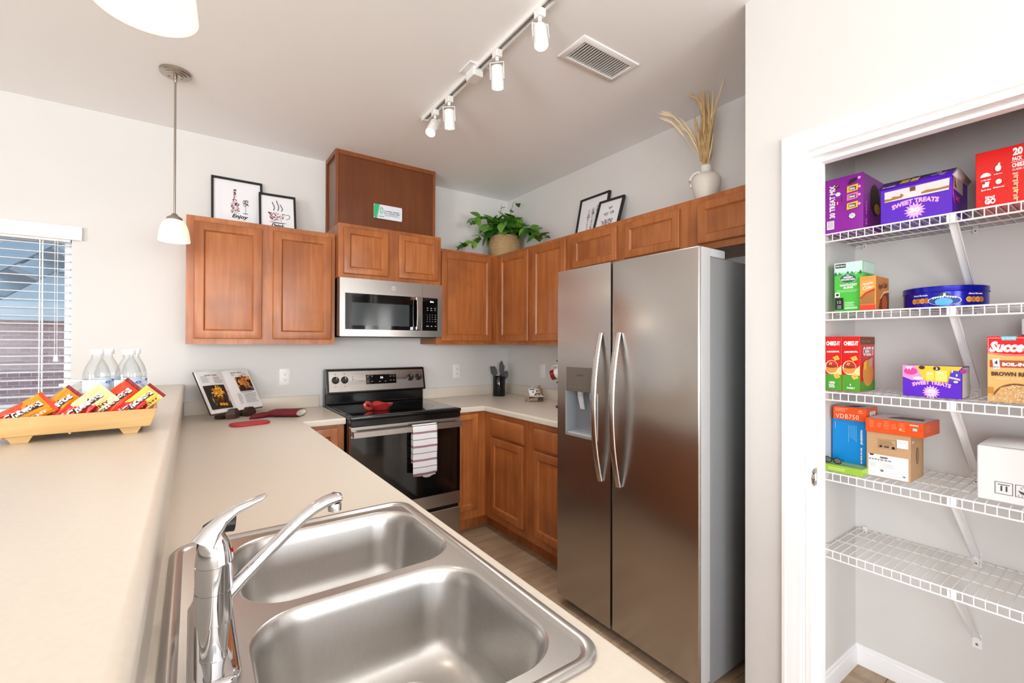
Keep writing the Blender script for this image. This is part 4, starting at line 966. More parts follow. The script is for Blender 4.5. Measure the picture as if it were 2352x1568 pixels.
# screen-left is +Y, screen-right is -Y here
frond((vx - .075, vy + .165, 2.600), (.0, .02, .13), .009, PAM2, 190, .5); frond((vx - .085, vy + .165, 2.565), (.0, .02, .10), .009, PAM2, 190, .5)
frond((vx - .03, vy + .05, 2.662), (.02, -.04, .12), .010, PAM, 200, .35)
frond((vx - .01, vy + .012, 2.655), (0, .01, 0), .02, PAM, 380, .1); frond((vx, vy - .012, 2.64), (0, -.01, 0), .019, PAM, 360, .1)
frond((vx + .01, vy + .02, 2.60), (0, .008, 0), .019, PAM, 340, .1); frond((vx - .02, vy, 2.57), (0, .0, 0), .019, PAM, 300, .1)
frond((vx - .03, vy - .105, 2.662), (.02, .055, -.02), .008, PAM2, 190, .4); frond((vx - .02, vy - .062, 2.555), (.0, .02, .0), .009, PAM, 190, .25)
frond((vx - .04, vy + .095, 2.500), (0, -.01, .05), .009, PAM2, 170, .35); frond((vx - .03, vy + .095, 2.53), (.0, .0, .05), .010, PAM2, 180, .35); frond((vx - .01, vy - .035, 2.385), (0, -.004, 0), .006, PAM2, 60, .4)
frond((vx, vy - .035, 2.62), (0, -.004, 0), .009, PAM2, 170, .2); frond((vx - .02, vy + .045, 2.52), (0, .005, 0.02), .014, PAM, 240, .15)
# ================================================================ ON THE WORKTOPS
DW = wood('dark_walnut', rgb(74, 48, 36), rgb(58, 36, 26), rgb(46, 28, 20), .5)
# ---- cookbook on its stand
ux = Vector((.792, .611, 0)).normalized(); nf = Vector((ux.y, -ux.x, 0)); lean = math.radians(30)
bo = Vector((.222, 3.245, .950)); uy = (-nf * math.sin(lean) + Vector((0, 0, 1)) * math.cos(lean)); fn = ux.cross(uy)
if fn.dot(nf) < 0: fn = -fn
bk_ = E('cookbook', 'open recipe book with food photos propped on a dark wooden stand', 'book', bo)
BWd, BHt = .182, .272
g = G(); g.loft([[bo + ux * x + uy * y_ + fn * z for x, z in ((-BWd, .010), (-BWd, .006), (-.006, -.002), (.006, -.002), (BWd, .006), (BWd, .010), (.005, .002), (-.005, .002))] for y_ in (-.004, BHt + .004)]); g.build('cover', mat('book_cover', rgb(52, 22, 26), .5), bk_, ang=30)
def page_z(t): return .004 + .010 * math.sin(min(t * 1.15, 1) * math.pi * .78) + .004 * t
for sgn in (-1, 1):
    g = G(); N = 10
    top_ = [(sgn * BWd * .975 * k / N, page_z(k / N) + .006) for k in range(N + 1)]; bot_ = [(sgn * BWd * .975 * k / N, .0035 + .0068 * k / N) for k in range(N + 1)]
    loop = top_ + list(reversed(bot_)); g.loft([[bo + ux * x + uy * y_ + fn * z for x, z in loop] for y_ in (0, BHt)]); pg_ = g.build('page_block', PAPER, bk_, ang=30)
    pr = Print(bo, ux, uy); rr = random.Random(3 + sgn); gl = flat(150, 150, 154)
    sh = random.Random(9)
    if sgn < 0:
        pr.text('ROASTED SQUASH', -.09, .245, .007, flat(90, 90, 94), w=.08); pr.lines(-.085, .228, -.02, 5, .009, .003, gl, .3, rr); pr.lines(-.16, .236, -.11, 5, .009, .003, gl, .3, rr)
        X0, X1, Y0, Y1 = -.168, -.028, .022, .178; [(pr.rect(X0 + (X1 - X0) * q / 12, Y0, X0 + (X1 - X0) * (q + 1) / 12, Y1, flat(44, 34, 28)), setattr(pr, 'k', 4)) for q in range(12)]; pr.ell(-.085, .085, .055, .06, flat(226, 214, 190)); pr.ell(-.085, .088, .050, .054, flat(70, 44, 26))
        for k in range(70): pr.k = 8 + k % 5; pr.ell(-.085 + sh.gauss(0, .018), .13 + sh.gauss(0, .018) * .8, .009, .004, sh.choice([flat(240, 176, 40), flat(222, 140, 30), flat(250, 206, 90)]), 8, rot=sh.random() * 3)
        for k in range(30): pr.k = 8 + k % 5; pr.ell(-.09 + sh.gauss(0, .018), .085 + sh.gauss(0, .016), .01, .004, sh.choice([flat(90, 40, 18), flat(150, 84, 30), flat(54, 70, 28)]), 8, rot=sh.random() * 3)
        for k in range(3): pr.k = 14; pr.ell(-.104 + k * .018, .05 - k * .002, .009, .010, flat(244, 160, 30), 12)
        pr.text('88', -.155, .011, .005, gl)
    else:
        pr.text('SEARED CHICKEN', .085, .25, .006, flat(80, 80, 84), w=.075); pr.lines(.045, .238, .15, 2, .008, .003, gl, .3, rr)
        X0, X1, Y0, Y1 = .062, .165, .118, .218; [(pr.rect(X0 + (X1 - X0) * q / 12, Y0, X0 + (X1 - X0) * (q + 1) / 12, Y1, flat(58, 26, 18)), setattr(pr, 'k', 4)) for q in range(12)]; 
        for k in range(80): pr.k = 8 + k % 5; pr.ell(.105 + sh.gauss(0, .018), .175 + sh.gauss(0, .018), .009, .006, sh.choice([flat(206, 134, 62), flat(180, 98, 40), flat(232, 176, 90), flat(140, 66, 30)]), 8, rot=sh.random() * 3)
        pr.k = 14; pr.ell(.15, .205, .014, .012, flat(236, 160, 40)); pr.line([(.13, .15), (.162, .135)], .002, flat(220, 220, 220)); pr.line([(.128, .143), (.16, .127)], .002, flat(220, 220, 220))
        pr.lines(.06, .108, .15, 1, .008, .003, flat(100, 100, 104), .3, rr); pr.lines(.07, .095, .165, 7, .0095, .003, gl, .25, rr); pr.lines(.03, .1, .055, 8, .009, .003, gl, .3, rr)
    # lay the flat print on the curved page
    for i, v in enumerate(pr.g.v):
        d = Vector(v) - bo; t = min(abs(d.dot(ux)) / (BWd * .975), 1); pr.g.v[i] = tuple(Vector(v) + fn * (page_z(t) + .0072))
    pr.build('printed_page', pg_, world=True)
sd = E('book_stand', 'dark walnut faceted book stand holding the open recipe book', 'book stand', (.23, 3.21, ZT))
def facet(cx, cy, s, hgt, ph, name):
    g = G(); n = 8; Q = []
    for k in range(n):
        t = 2 * math.pi * k / n + ph; rr_ = s * (1 if k % 2 == 0 else .62); Q.append((rr_ * math.cos(t), rr_ * math.sin(t)))
    L = [[(cx + ux.x * q[0] - nf.x * q[1] * -.55, cy + ux.y * q[0] - nf.y * q[1] * -.55, ZT + z) for q in [(p[0] * k_, p[1] * k_) for p in Q]] for z, k_ in ((0, .8), (hgt * .45, 1.0), (hgt, .55))]
    g.loft(L); return g.build(name, DW, sd, ang=15)
f1 = bo + nf * .028 - ux * .052; f2 = bo + nf * .028 + ux * .062
facet(f1.x, f1.y, .05, .060, .2, 'front_block'); facet(f2.x, f2.y, .05, .056, .7, 'front_block')
g = G(); q0 = Vector((bo.x, bo.y, ZT)) - nf * .008
g.loft([[q0 + ux * x - nf * d for x, d in ((-.10, 0), (.10, 0), (.10, .05), (-.10, .05))] + [] for _ in (0,)] + [[q0 + Vector((0, 0, .022)) + ux * x - nf * d for x, d in ((-.10, 0), (.10, 0), (.10, .05), (-.10, .05))]]); g.build('ledge', DW, sd)
# ---- pot holders
def rounded_pad(name, label, cat, c, ang, L_, W_, th, m_, round_=.045, bend=0):
    g = G(); lo = []
    for i, z in ((.002, 0), (0, th * .35), (0, th * .65), (.003, th)):
        lo.append([(p[0], p[1], z) for p in rr_loop(-L_ / 2 + i, L_ / 2 - i, -W_ / 2 + i, W_ / 2 - i, round_ - i, z, 6)])
    g.loft(lo); g.xf(Matrix.Translation((c[0], c[1], c[2])) @ Matrix.Rotation(ang, 4, 'Z')); o = g.build(name, m_, None, ang=50); base_org(o, c); tag(o, label, cat); return o
rounded_pad('pot_holder', 'flat bright red silicone pot holder lying on the worktop', 'pot holder', (.262, 2.915, ZT + .0005), math.radians(12), .20, .115, .012, mat('red_silicone', rgb(176, 34, 48), .5, bump=.2, bscale=400), .05)
MIT = mat('dark_red_quilt', rgb(118, 24, 38), .75, bump=.5, bscale=120, var=.25, vscale=40)
mt_ = E('oven_mitt', 'dark red quilted oven mitt with white lining lying on the worktop', 'oven mitt', (.45, 3.14, ZT))
def blob_loft(secs, n=20):
    g = G(); g.loft([[(c[0] + d[0] * w * math.cos(2 * math.pi * j / n), c[1] + d[1] * w * math.cos(2 * math.pi * j / n), ZT + .0006 + z0 + h_ * (.5 + .5 * math.sin(2 * math.pi * j / n))) for j in range(n)] for c, d, w, z0, h_ in secs]); return g
dl = Vector((.82, -.57)).normalized(); dn_ = Vector((-dl.y, dl.x))
sec = []
for t, w, h_ in ((0, .006, .006), (.03, .048, .03), (.07, .064, .042), (.12, .068, .044), (.17, .067, .044), (.21, .067, .046), (.235, .068, .046)):
    c_ = Vector((.362, 3.205)) + dl * t; sec.append(((c_.x, c_.y), (dn_.x, dn_.y), w, 0, h_))
g = blob_loft(sec); g.f.pop(); g.m.pop(); g.build('mitt_body', MIT, mt_, ang=60)
c_ = Vector((.362, 3.205)) + dl * .2345
g = blob_loft([((c_.x, c_.y), (dn_.x, dn_.y), .0635, .004, .039), ((c_.x - dl.x * .03, c_.y - dl.y * .03), (dn_.x, dn_.y), .054, .008, .028)]); g.f = g.f[:-2] + [g.f[-1]]; g.m = g.m[:len(g.f)]; g.build('lining', mat('lining_white', rgb(226, 220, 212), .9), mt_, ang=60)
sec = []; e2 = Vector((.62, -.78)).normalized(); en = Vector((-e2.y, e2.x))
for t, w, h_ in ((0, .03, .03), (.03, .032, .032), (.07, .030, .03), (.105, .022, .024), (.125, .005, .008)):
    c_ = Vector((.385, 3.165)) + Vector((-.86, -.51)) * t; en = Vector((-.51, .86)); sec.append(((c_.x, c_.y), (en.x, en.y), w, 0, h_))
blob_loft(sec).build('thumb', MIT, mt_, ang=60)
# ---- red spoon rest
sx, sy_, sz_ = 1.02, 2.975, .929
REDC = mat('red_ceramic', rgb(176, 52, 48), .12, coat=.4, var=.2, vscale=20)
sr = E('spoon_rest', 'red glazed ceramic spoon rest on the black glass cooktop', 'spoon rest', (sx, sy_, sz_))
g = G(); g.lathe([(.0001, 0), (.052, 0), (.056, .003), (.062, .018), (.074, .030), (.079, .040), (.081, .043), (.077, .043), (.068, .033), (.056, .018), (.045, .009), (.0001, .008)], (sx, sy_, sz_), 40, cap=(False, False)); 
for i, v in enumerate(g.v):
    dx = v[0] - sx; g.v[i] = (v[0], v[1], v[2] + (.006 * math.cos(dx * 55) if v[2] > sz_ + .02 else 0))
g.build('dish', REDC, sr, ang=60)
G().tube([(sx - .058, sy_ - .01, sz_ + .014), (sx - .085, sy_ - .014, sz_ + .012), (sx - .105, sy_ - .016, sz_ + .026), (sx - .108, sy_ - .016, sz_ + .042), (sx - .096, sy_ - .014, sz_ + .054), (sx - .074, sy_ - .01, sz_ + .046)], [(.012, .006)] * 6, 12, ref=(0, 1, 0)).build('handle', REDC, sr, ang=60)
# ---- towel over the oven handle
TW0, TW1 = 1.142, 1.308
twl = bpy.data.materials.new('striped_towel'); twl.use_nodes = True; n = twl.node_tree.nodes; l = twl.node_tree.links; p = n['Principled BSDF']; p.inputs['Roughness'].default_value = .9
tc = n.new('ShaderNodeTexCoord'); sx_ = n.new('ShaderNodeSeparateXYZ'); l.new(tc.outputs['Object'], sx_.inputs[0])
m1 = n.new('ShaderNodeMath'); m1.operation = 'MULTIPLY'; m1.inputs[1].default_value = 1 / .088; l.new(sx_.outputs[2], m1.inputs[0])
m2 = n.new('ShaderNodeMath'); m2.operation = 'FRACT'; l.new(m1.outputs[0], m2.inputs[0])
rp = n.new('ShaderNodeValToRGB'); rp.color_ramp.interpolation = 'CONSTANT'; el = rp.color_ramp.elements; wh_ = rgb(226, 228, 230); el[0].color = wh_; el[0].position = 0; el[1].position = .30; el[1].color = rgb(158, 118, 128)
for pos, c_ in ((.45, wh_), (.86, rgb(84, 26, 38)), (.90, wh_)): e = el.new(pos); e.color = c_
l.new(m2.outputs[0], rp.inputs[0]); l.new(rp.outputs[0], p.inputs['Base Color'])
nb = n.new('ShaderNodeTexNoise'); nb.inputs['Scale'].default_value = 300; bp = n.new('ShaderNodeBump'); bp.inputs['Strength'].default_value = .3; l.new(nb.outputs[0], bp.inputs['Height']); l.new(bp.outputs[0], p.inputs['Normal'])
rq2 = random.Random(2)
tow = E('dish_towel', 'white dish towel with mauve stripes hanging on the oven handle', 'towel', ((TW0 + TW1) / 2, hy, .50))
def towel_part(name, zb, yoff, w0, w1):
    g = G(); L = []; prof = [(hy - yoff, zb)] + [(hy - yoff - .002 * math.sin(k), zb + (hz - .01 - zb) * k / 12) for k in range(1, 13)]
    prof += [(hy - yoff + .004, hz + .012), (hy + .000, hz + .0245), (hy + .010, hz + .024), (hy + .0145, hz + .012)]
    prof += [(hy + .0145 + .001 * (k % 2), hz - .02 - .2 * k / 6) for k in range(7)] if name == 'front_fold' else []
    for th in (0, .0045):
        for (y_, z_) in (prof if th == 0 else []):
            pass
    for k in range(15):
        u = k / 14; x = w0 + (w1 - w0) * u
        L.append([(x + (z_ - .5) * .004 * (u - .5), y_ - .0028 * math.sin(u * 9 + z_ * 6) * (1 if z_ < hz - .02 else 0), z_ - (.006 * math.sin(u * 5) if i == 0 else 0)) for i, (y_, z_) in enumerate(prof)])
    g.loft(L, False, (False, False)); o = g.build(name, twl, tow, ang=60)
    md = o.modifiers.new('thickness', 'SOLIDIFY'); md.thickness = .003; md.offset = 0; return o
towel_part('front_fold', .527, .0125, TW0, TW1); towel_part('back_fold', .512, .0085, TW0 + .07, TW1 - .008)
# ---- utensil crock
ux0, uy0 = 2.185, 3.315
uc = E('utensil_crock', 'tall black cylindrical crock for kitchen utensils in the worktop corner', 'utensil crock', (ux0, uy0, ZT))
g = G(); g.lathe([(.052, 0), (.054, .002), (.054, .168), (.0525, .17), (.05, .168), (.05, .01)], (ux0, uy0, ZT), 36, cap=(True, True)); g.build('crock', mat('gloss_black_crock', rgb(14, 14, 15), .12), uc, ang=50)
UT = mat('black_nylon', rgb(11, 11, 12), .5)
def utensil(name, label, dx, dy, lean_, hgt, head):
    u = E(name, label, 'utensil', (ux0 + dx, uy0 + dy, ZT + .012), group='black nylon utensils in the crock')
    b_ = Vector((ux0 + dx, uy0 + dy, ZT + .012)); t_ = b_ + Vector((lean_[0], lean_[1], hgt)); G().tube([b_, b_.lerp(t_, .5), t_], [.0055, .0055, .005], 8).build('shaft', UT, u)
    d = (t_ - b_).normalized(); right = Vector((.82, -.57, 0)); nn = right.cross(d).normalized(); g = G()
    if head == 'spoon': P = [(.019 * math.sin(math.pi * k / 12) * (1.0 if k < 8 else 1), .085 * k / 12) for k in range(13)]
    elif head == 'spatula': P = [(.006, 0), (.021, .02), (.024, .075), (.02, .08), (0.0001, .08)]
    else: P = [(.006, 0), (.024, .02), (.026, .045), (.02, .066), (.009, .074), (0.0001, .076)]
    lp_ = [(x, y) for x, y in P] + [(-x, y) for x, y in reversed(P)]
    g.loft([[t_ + right * x + d * (y - .005) + nn * (z + (-.012 * math.sin(math.pi * max(min(y / .085, 1), 0)) if head != 'spatula' else 0)) for x, y in lp_] for z in (-.0015, .0015)])
    g.build('head', UT, u, ang=40)
utensil('kitchen_spoon', 'black nylon spoon with upright oval head rising highest from the crock', .012, .015, (.012, -.008), .215, 'spoon')
utensil('slotted_spatula', 'black nylon spatula leaning left in the crock', -.025, .015, (-.016, .01), .17, 'spatula')
utensil('ladle', 'black nylon ladle leaning left over the rim of the crock', -.03, -.012, (-.02, .004), .165, 'ladle')
utensil('serving_spoon', 'black nylon serving spoon leaning right over the rim of the crock', .026, -.018, (.016, -.008), .135, 'ladle')
utensil('turner', 'black nylon turner standing in the middle of the crock', .004, -.024, (.004, -.004), .18, 'spatula')
# ---- coffee decor
DX, DYc = 2.225, 2.862
TO = Vector((.78, -.62, 0)).normalized(); TN = Vector((-TO.y, TO.x, 0))          # along / away from the viewer
def at(u_, v_, z_): return Vector((DX, DYc, ZT)) + TO * u_ + TN * v_ + Vector((0, 0, z_))
def block(u0, u1, v0, v1, z0, z1): 
    g = G(); g.loft([[at(u, v, z) for u, v in ((u0, v0), (u1, v0), (u1, v1), (u0, v1))] for z in (z0, z1)]); return g
bx_ = E('decor_books', 'small stack of dark decorative books with a white one on top', 'books', at(0, 0, 0))
block(-.045, .068, -.035, .045, 0, .022).build('lower_book', DW, bx_, bev=.002); block(-.043, .066, -.033, .043, .022, .036).build('upper_book', mat('dark_brown_book', rgb(70, 42, 38), .6), bx_, bev=.002)
block(-.045, .068, -.035, .045, .036, .046).build('white_book', mat('distressed_white', rgb(224, 222, 214), .7, var=.2, vscale=60), bx_, bev=.002)
pr = Print(at(-.043, -.0335, .022), TO, (0, 0, 1)); pr.text('coffee', .06, .007, .007, flat(210, 200, 190), bold=.02); pr.build('spine_lettering', bx_, world=True)
cs = E('cup_sign', 'white wooden coffee cup cutout with a small heart standing on the decor books', 'sign', at(-.02, -.02, .046))
cup = [(-.03, .052), (.034, .052), (.031, .03), (.02, .008), (.012, 0), (-.012, 0), (-.02, .008), (-.028, .03)]
g = G(); g.prism(cup, at(-.02, -.012, .0462), TO, (0, 0, 1), .01); g.build('cup_board', mat('sign_white', rgb(236, 234, 230), .6), cs)
g = G(); g.tube([at(.011, -.017, .092), at(.024, -.017, .094), at(.031, -.017, .084), at(.026, -.017, .072), at(.008, -.017, .066)], .0032, 8); g.build('cup_handle', mat('sign_white'), cs)
for dx in (-.003, .006): G().tube([at(-.024 + dx, -.017, .0982), at(-.027 + dx, -.017, .106), at(-.020 + dx, -.017, .114), at(-.023 + dx, -.017, .122)], .0018, 6).build('steam', mat('sign_white'), cs)
pr = Print(at(-.02, -.0225, .0462), TO, (0, 0, 1)); pr.ell(0.0, .046, .026, .004, flat(60, 36, 28)); pr.ell(.004, .028, .004, .004, RED[0], 10); pr.ell(.0105, .028, .004, .004, RED[0], 10); pr.poly([(.0005, .0265), (.014, .0265), (.0073, .018)], RED[0]); pr.build('painted_heart', cs, world=True)
jr = G(); jr.lathe([(.024, 0), (.028, .004), (.029, .03), (.026, .045), (.014, .058), (.011, .062), (.011, .07), (.013, .074), (.0001, .075)], tuple(at(.035, .018, .0464)), 24)
jo = jr.build('burlap_bottle', mat('burlap', rgb(168, 142, 116), .95, var=.25, vscale=200, bump=.8, bscale=300), None, ang=50); base_org(jo, at(.035, .018, .0464)); tag(jo, 'small burlap wrapped bottle standing on the decor books', 'bottle')
pr = Print(at(.022, -.0115, .06), TO, (0, 0, 1)); pr.text('but first', .013, .018, .005, flat(220, 210, 200)); pr.text('coffee', .013, .009, .006, flat(220, 210, 200)); pr.build('lettering', jo, world=True)
bd_ = E('bead_garland', 'garland of cream and dark wooden beads lying on the decor books', 'beads', at(.03, -.02, .046))
for k in range(7):
    g = G(); c_ = at(.006 + .0098 * k, -.024 + .003 * (k % 2), .0515); g.lathe([(.0001, -.0052), (.0037, -.0037), (.0052, 0), (.0037, .0037), (.0001, .0052)], tuple(c_), 10); g.build('bead', mat('bead_cream', rgb(222, 208, 184), .5) if k % 3 else mat('bead_dark', rgb(40, 30, 26), .5), bd_, ang=60)
bg_ = E('burlap_sack', 'small tied burlap sack lying in front of the decor books', 'sack', at(-.03, -.055, 0))
g = G(); pts = [at(-.075, -.052, .016), at(-.06, -.052, .016), at(-.045, -.052, .011), at(-.03, -.052, .015), at(0, -.052, .017), at(.02, -.05, .014), at(.03, -.05, .01)]
g.tube(pts, [(.02, .014), (.013, .012), (.006, .007), (.012, .012), (.016, .015), (.012, .012), (.002, .002)], 14); g.build('sack_body', mat('burlap'), bg_, ang=60)
G().tube([at(-.045 + .0, -.059 + .001 * k, .004 + .007 * k) for k in range(3)], .0015, 6).build('tie', mat('bead_cream'), bg_)
# ---- mug tree mostly behind the fridge
mg = E('mug_tree', 'black metal mug tree beside the fridge', 'mug rack', (2.178, 2.440, ZT))
MX, MYc = 2.178, 2.440
g = G(); g.lathe([(.072, 0), (.074, .004), (.07, .012), (.0001, .014)], (MX, MYc, ZT), 28); g.build('base', BLACKP, mg, ang=40)
G().tube([(MX, MYc, ZT + .012), (MX, MYc, ZT + .36)], .007, 10).build('post', BLACKP, mg)
for k, (an, z) in enumerate(((1.85, .30), (-1.6, .30), (3.3, .14), (1.85, .145), (-1.6, .14), (.2, .22))):
    d = Vector((math.cos(an), math.sin(an), 0)); b_ = Vector((MX, MYc, ZT + z)); G().tube([b_, b_ + d * .05 + Vector((0, 0, .012)), b_ + d * .078 + Vector((0, 0, .034))], .0045, 8).build('arm', BLACKP, mg)
mu = E('hanging_mug', 'white mug with dark red pattern hanging on the mug tree', 'mug', (2.165, 2.525, 1.135))
Q = Matrix.Translation((2.165, 2.528, 1.150)) @ Matrix.Rotation(math.radians(68), 4, Vector((.45, 0, 0)).normalized()) @ Matrix.Rotation(.5, 4, 'Y')
g = G(); g.lathe([(.0001, -.045), (.03, -.045), (.035, -.04), (.038, .0), (.04, .045), (.037, .045), (.035, 0), (.031, -.038), (.0001, -.04)], (0, 0, 0), 28, cap=(False, False)); g.xf(Q); mo = g.build('mug_body', mat('mug_white', rgb(232, 230, 230), .2), mu, ang=50)
g = G(); g.lathe([(.0352, -.0395), (.0383, -.005)], (0, 0, 0), 28, cap=(False, False)); 
for i, v in enumerate(g.v): g.v[i] = (v[0] * 1.012, v[1] * 1.012, v[2])
g.xf(Q); g.build('red_pattern', mat('mug_red', rgb(132, 24, 30), .3), mu, ang=50)
g = G(); g.tube([Q @ Vector(p) for p in ((0, .037, .025), (0, .055, .022), (0, .064, 0), (0, .055, -.02), (0, .037, -.022))], .0045, 8); g.build('mug_handle', mat('mug_white'), mu, ang=60)

# ================================================================ TRAY ON THE BAR
TXa, TXb, TYa, TYb = -.425, -.093, 1.632, 2.03
OAK = wood('light_oak', rgb(202, 168, 116), rgb(188, 152, 98), rgb(176, 138, 86), .45, grain=(1.5, 24, 24))
ty = E('serving_tray', 'light wooden serving tray with flared sides on the raised bar', 'tray', (-.259, 1.83, BAR))
zb, zt = BAR + .019, BAR + .069; fl_ = .016; th = .009
TC = Matrix.Translation((-.259, 1.83, 0)) @ Matrix.Rotation(math.radians(3.5), 4, 'Z') @ Matrix.Translation((.259, -1.83, 0))
def trr(i, z): return [TC @ Vector(q) for q in ((TXa + i, TYa + i, z), (TXb - i, TYa + i, z), (TXb - i, TYb - i, z), (TXa + i, TYb - i, z))]
G().box(TXa + fl_ + .004, TXb - fl_ - .004, TYa + fl_ + .004, TYb - fl_ - .004, zb + .001, zb + .008).xf(TC).build('bottom_board', OAK, ty)
o_b, o_t, i_t, i_b = trr(fl_, zb), trr(0, zt), trr(th, zt), trr(fl_ + th, zb)
for k in range(4):
    j = (k + 1) % 4; g = G(); g.add([o_b[k], o_b[j], o_t[j], o_t[k], i_b[k], i_b[j], i_t[j], i_t[k]], [(0, 1, 2, 3), (4, 7, 6, 5), (3, 2, 6, 7), (0, 4, 5, 1), (0, 3, 7, 4), (1, 5, 6, 2)]); g.build('side_board', OAK, ty, bev=.0015)
for x in (TXa + .032, TXb - .085):
    for y in (TYa + .026, TYb - .06):
        g = G(); g.loft([[(x + i, y + i * .5, z), (x + .05 - i, y + i * .5, z), (x + .05 - i, y + .035 - i * .5, z), (x + i, y + .035 - i * .5, z)] for i, z in ((.010, BAR + .0003), (0, zb + .0005))]); g.xf(TC); g.build('foot', OAK, ty)
# ---- water bottles
PET = mat('clear_pet', (.96, .98, .985, 1), .05, trans=.35); CAPW = mat('bottle_cap', rgb(240, 242, 244), .4)
LBL = mat('bottle_label', rgb(222, 234, 248), .35); LB2 = flat(90, 130, 210); LB3 = flat(150, 190, 230)
zti = zb + .0085
def bottle(x, y, rz, first=None):
    if first is not None:
        o = copy_tree(first); o.location = (x, y, zti); o.rotation_euler = (0, 0, rz); return o
    b_ = E('water_bottle', 'clear plastic water bottle with pale blue label and white cap in the tray', 'bottle', (x, y, zti), rz or 1e-6, group='water bottles in the tray')
    pf = [(.0001, .004), (.02, .002), (.029, .0), (.0315, .006), (.032, .02), (.0305, .026), (.032, .032), (.032, .06), (.0306, .066), (.032, .072), (.0322, .078), (.0322, .118), (.0315, .122), (.0325, .128), (.031, .138), (.026, .155), (.019, .170), (.0135, .180), (.0125, .184), (.0125, .196)]
    g = G(); g.lathe(pf, (0, 0, 0), 32, cap=(False, False)); g.build('bottle_shell', PET, b_, ang=80, world=False)
    g = G(); g.lathe([(.0328, .079), (.0329, .098), (.0328, .117)], (0, 0, 0), 36, cap=(False, False)); lb = g.build('label', LBL, b_, ang=80, world=False)
    pr = Print((0, 0, 0), (1, 0, 0), (0, 0, 1)); pr.ell(.005, .109, .010, .0045, LB2); pr.text('GV', .005, .109, .004, PAPER); pr.lines(-.024, .112, -.012, 3, .003, .001, LB3, .2); pr.lines(-.02, .092, -.006, 2, .003, .0012, LB2, .2); pr.lines(.012, .104, .024, 3, .0025, .0008, LB3, .2)
    pr.line([(-.004 + .012 * math.cos(t * .3 + 1.5), .096 + .011 * math.sin(t * .3 + 1.5)) for t in range(12)], .0006, LB2)
    for i, v in enumerate(pr.g.v):
        t = v[0] / .033; rr_ = .0333 - v[1] * .3; pr.g.v[i] = (rr_ * math.sin(t), -rr_ * math.cos(t), v[2])
    pr.build('label_print', lb)
    g = G(); g.lathe([(.0155, .192), (.0165, .193), (.0165, .2065), (.015, .208), (.0001, .208)], (0, 0, 0), 28); g.build('cap', CAPW, b_, ang=50, world=False)
    return b_
b0 = bottle(-.238, 1.852, .9); b0['label'] = 'tall clear water bottle with pale label directly behind the cream snack bag'
for (x, y, q, lab) in ((-.160, 1.80, .75, 'tall clear water bottle with pale label directly behind the plain red snack bag'), (-.226, 1.963, .2, 'tall clear water bottle hidden behind the bottle above the cream bag'), (-.156, 1.918, 1.2, 'tall clear water bottle standing behind the bottle above the red bag')):
    bottle(x, y, q, b0)['label'] = lab
lyb = copy_tree(b0); lyb.location = (-.303, 1.845, zti); lyb.rotation_euler = (0, 0, .3); lyb.scale = (1, 1, .52); lyb['label'] = 'short clear water bottle standing low behind the orange snack bags'
lyb = copy_tree(b0); lyb.location = (-.292, 1.918, zti); lyb.rotation_euler = (0, 0, 1.3); lyb.scale = (1, 1, .55); lyb['label'] = 'short clear water bottle standing low beside the tall water bottles'
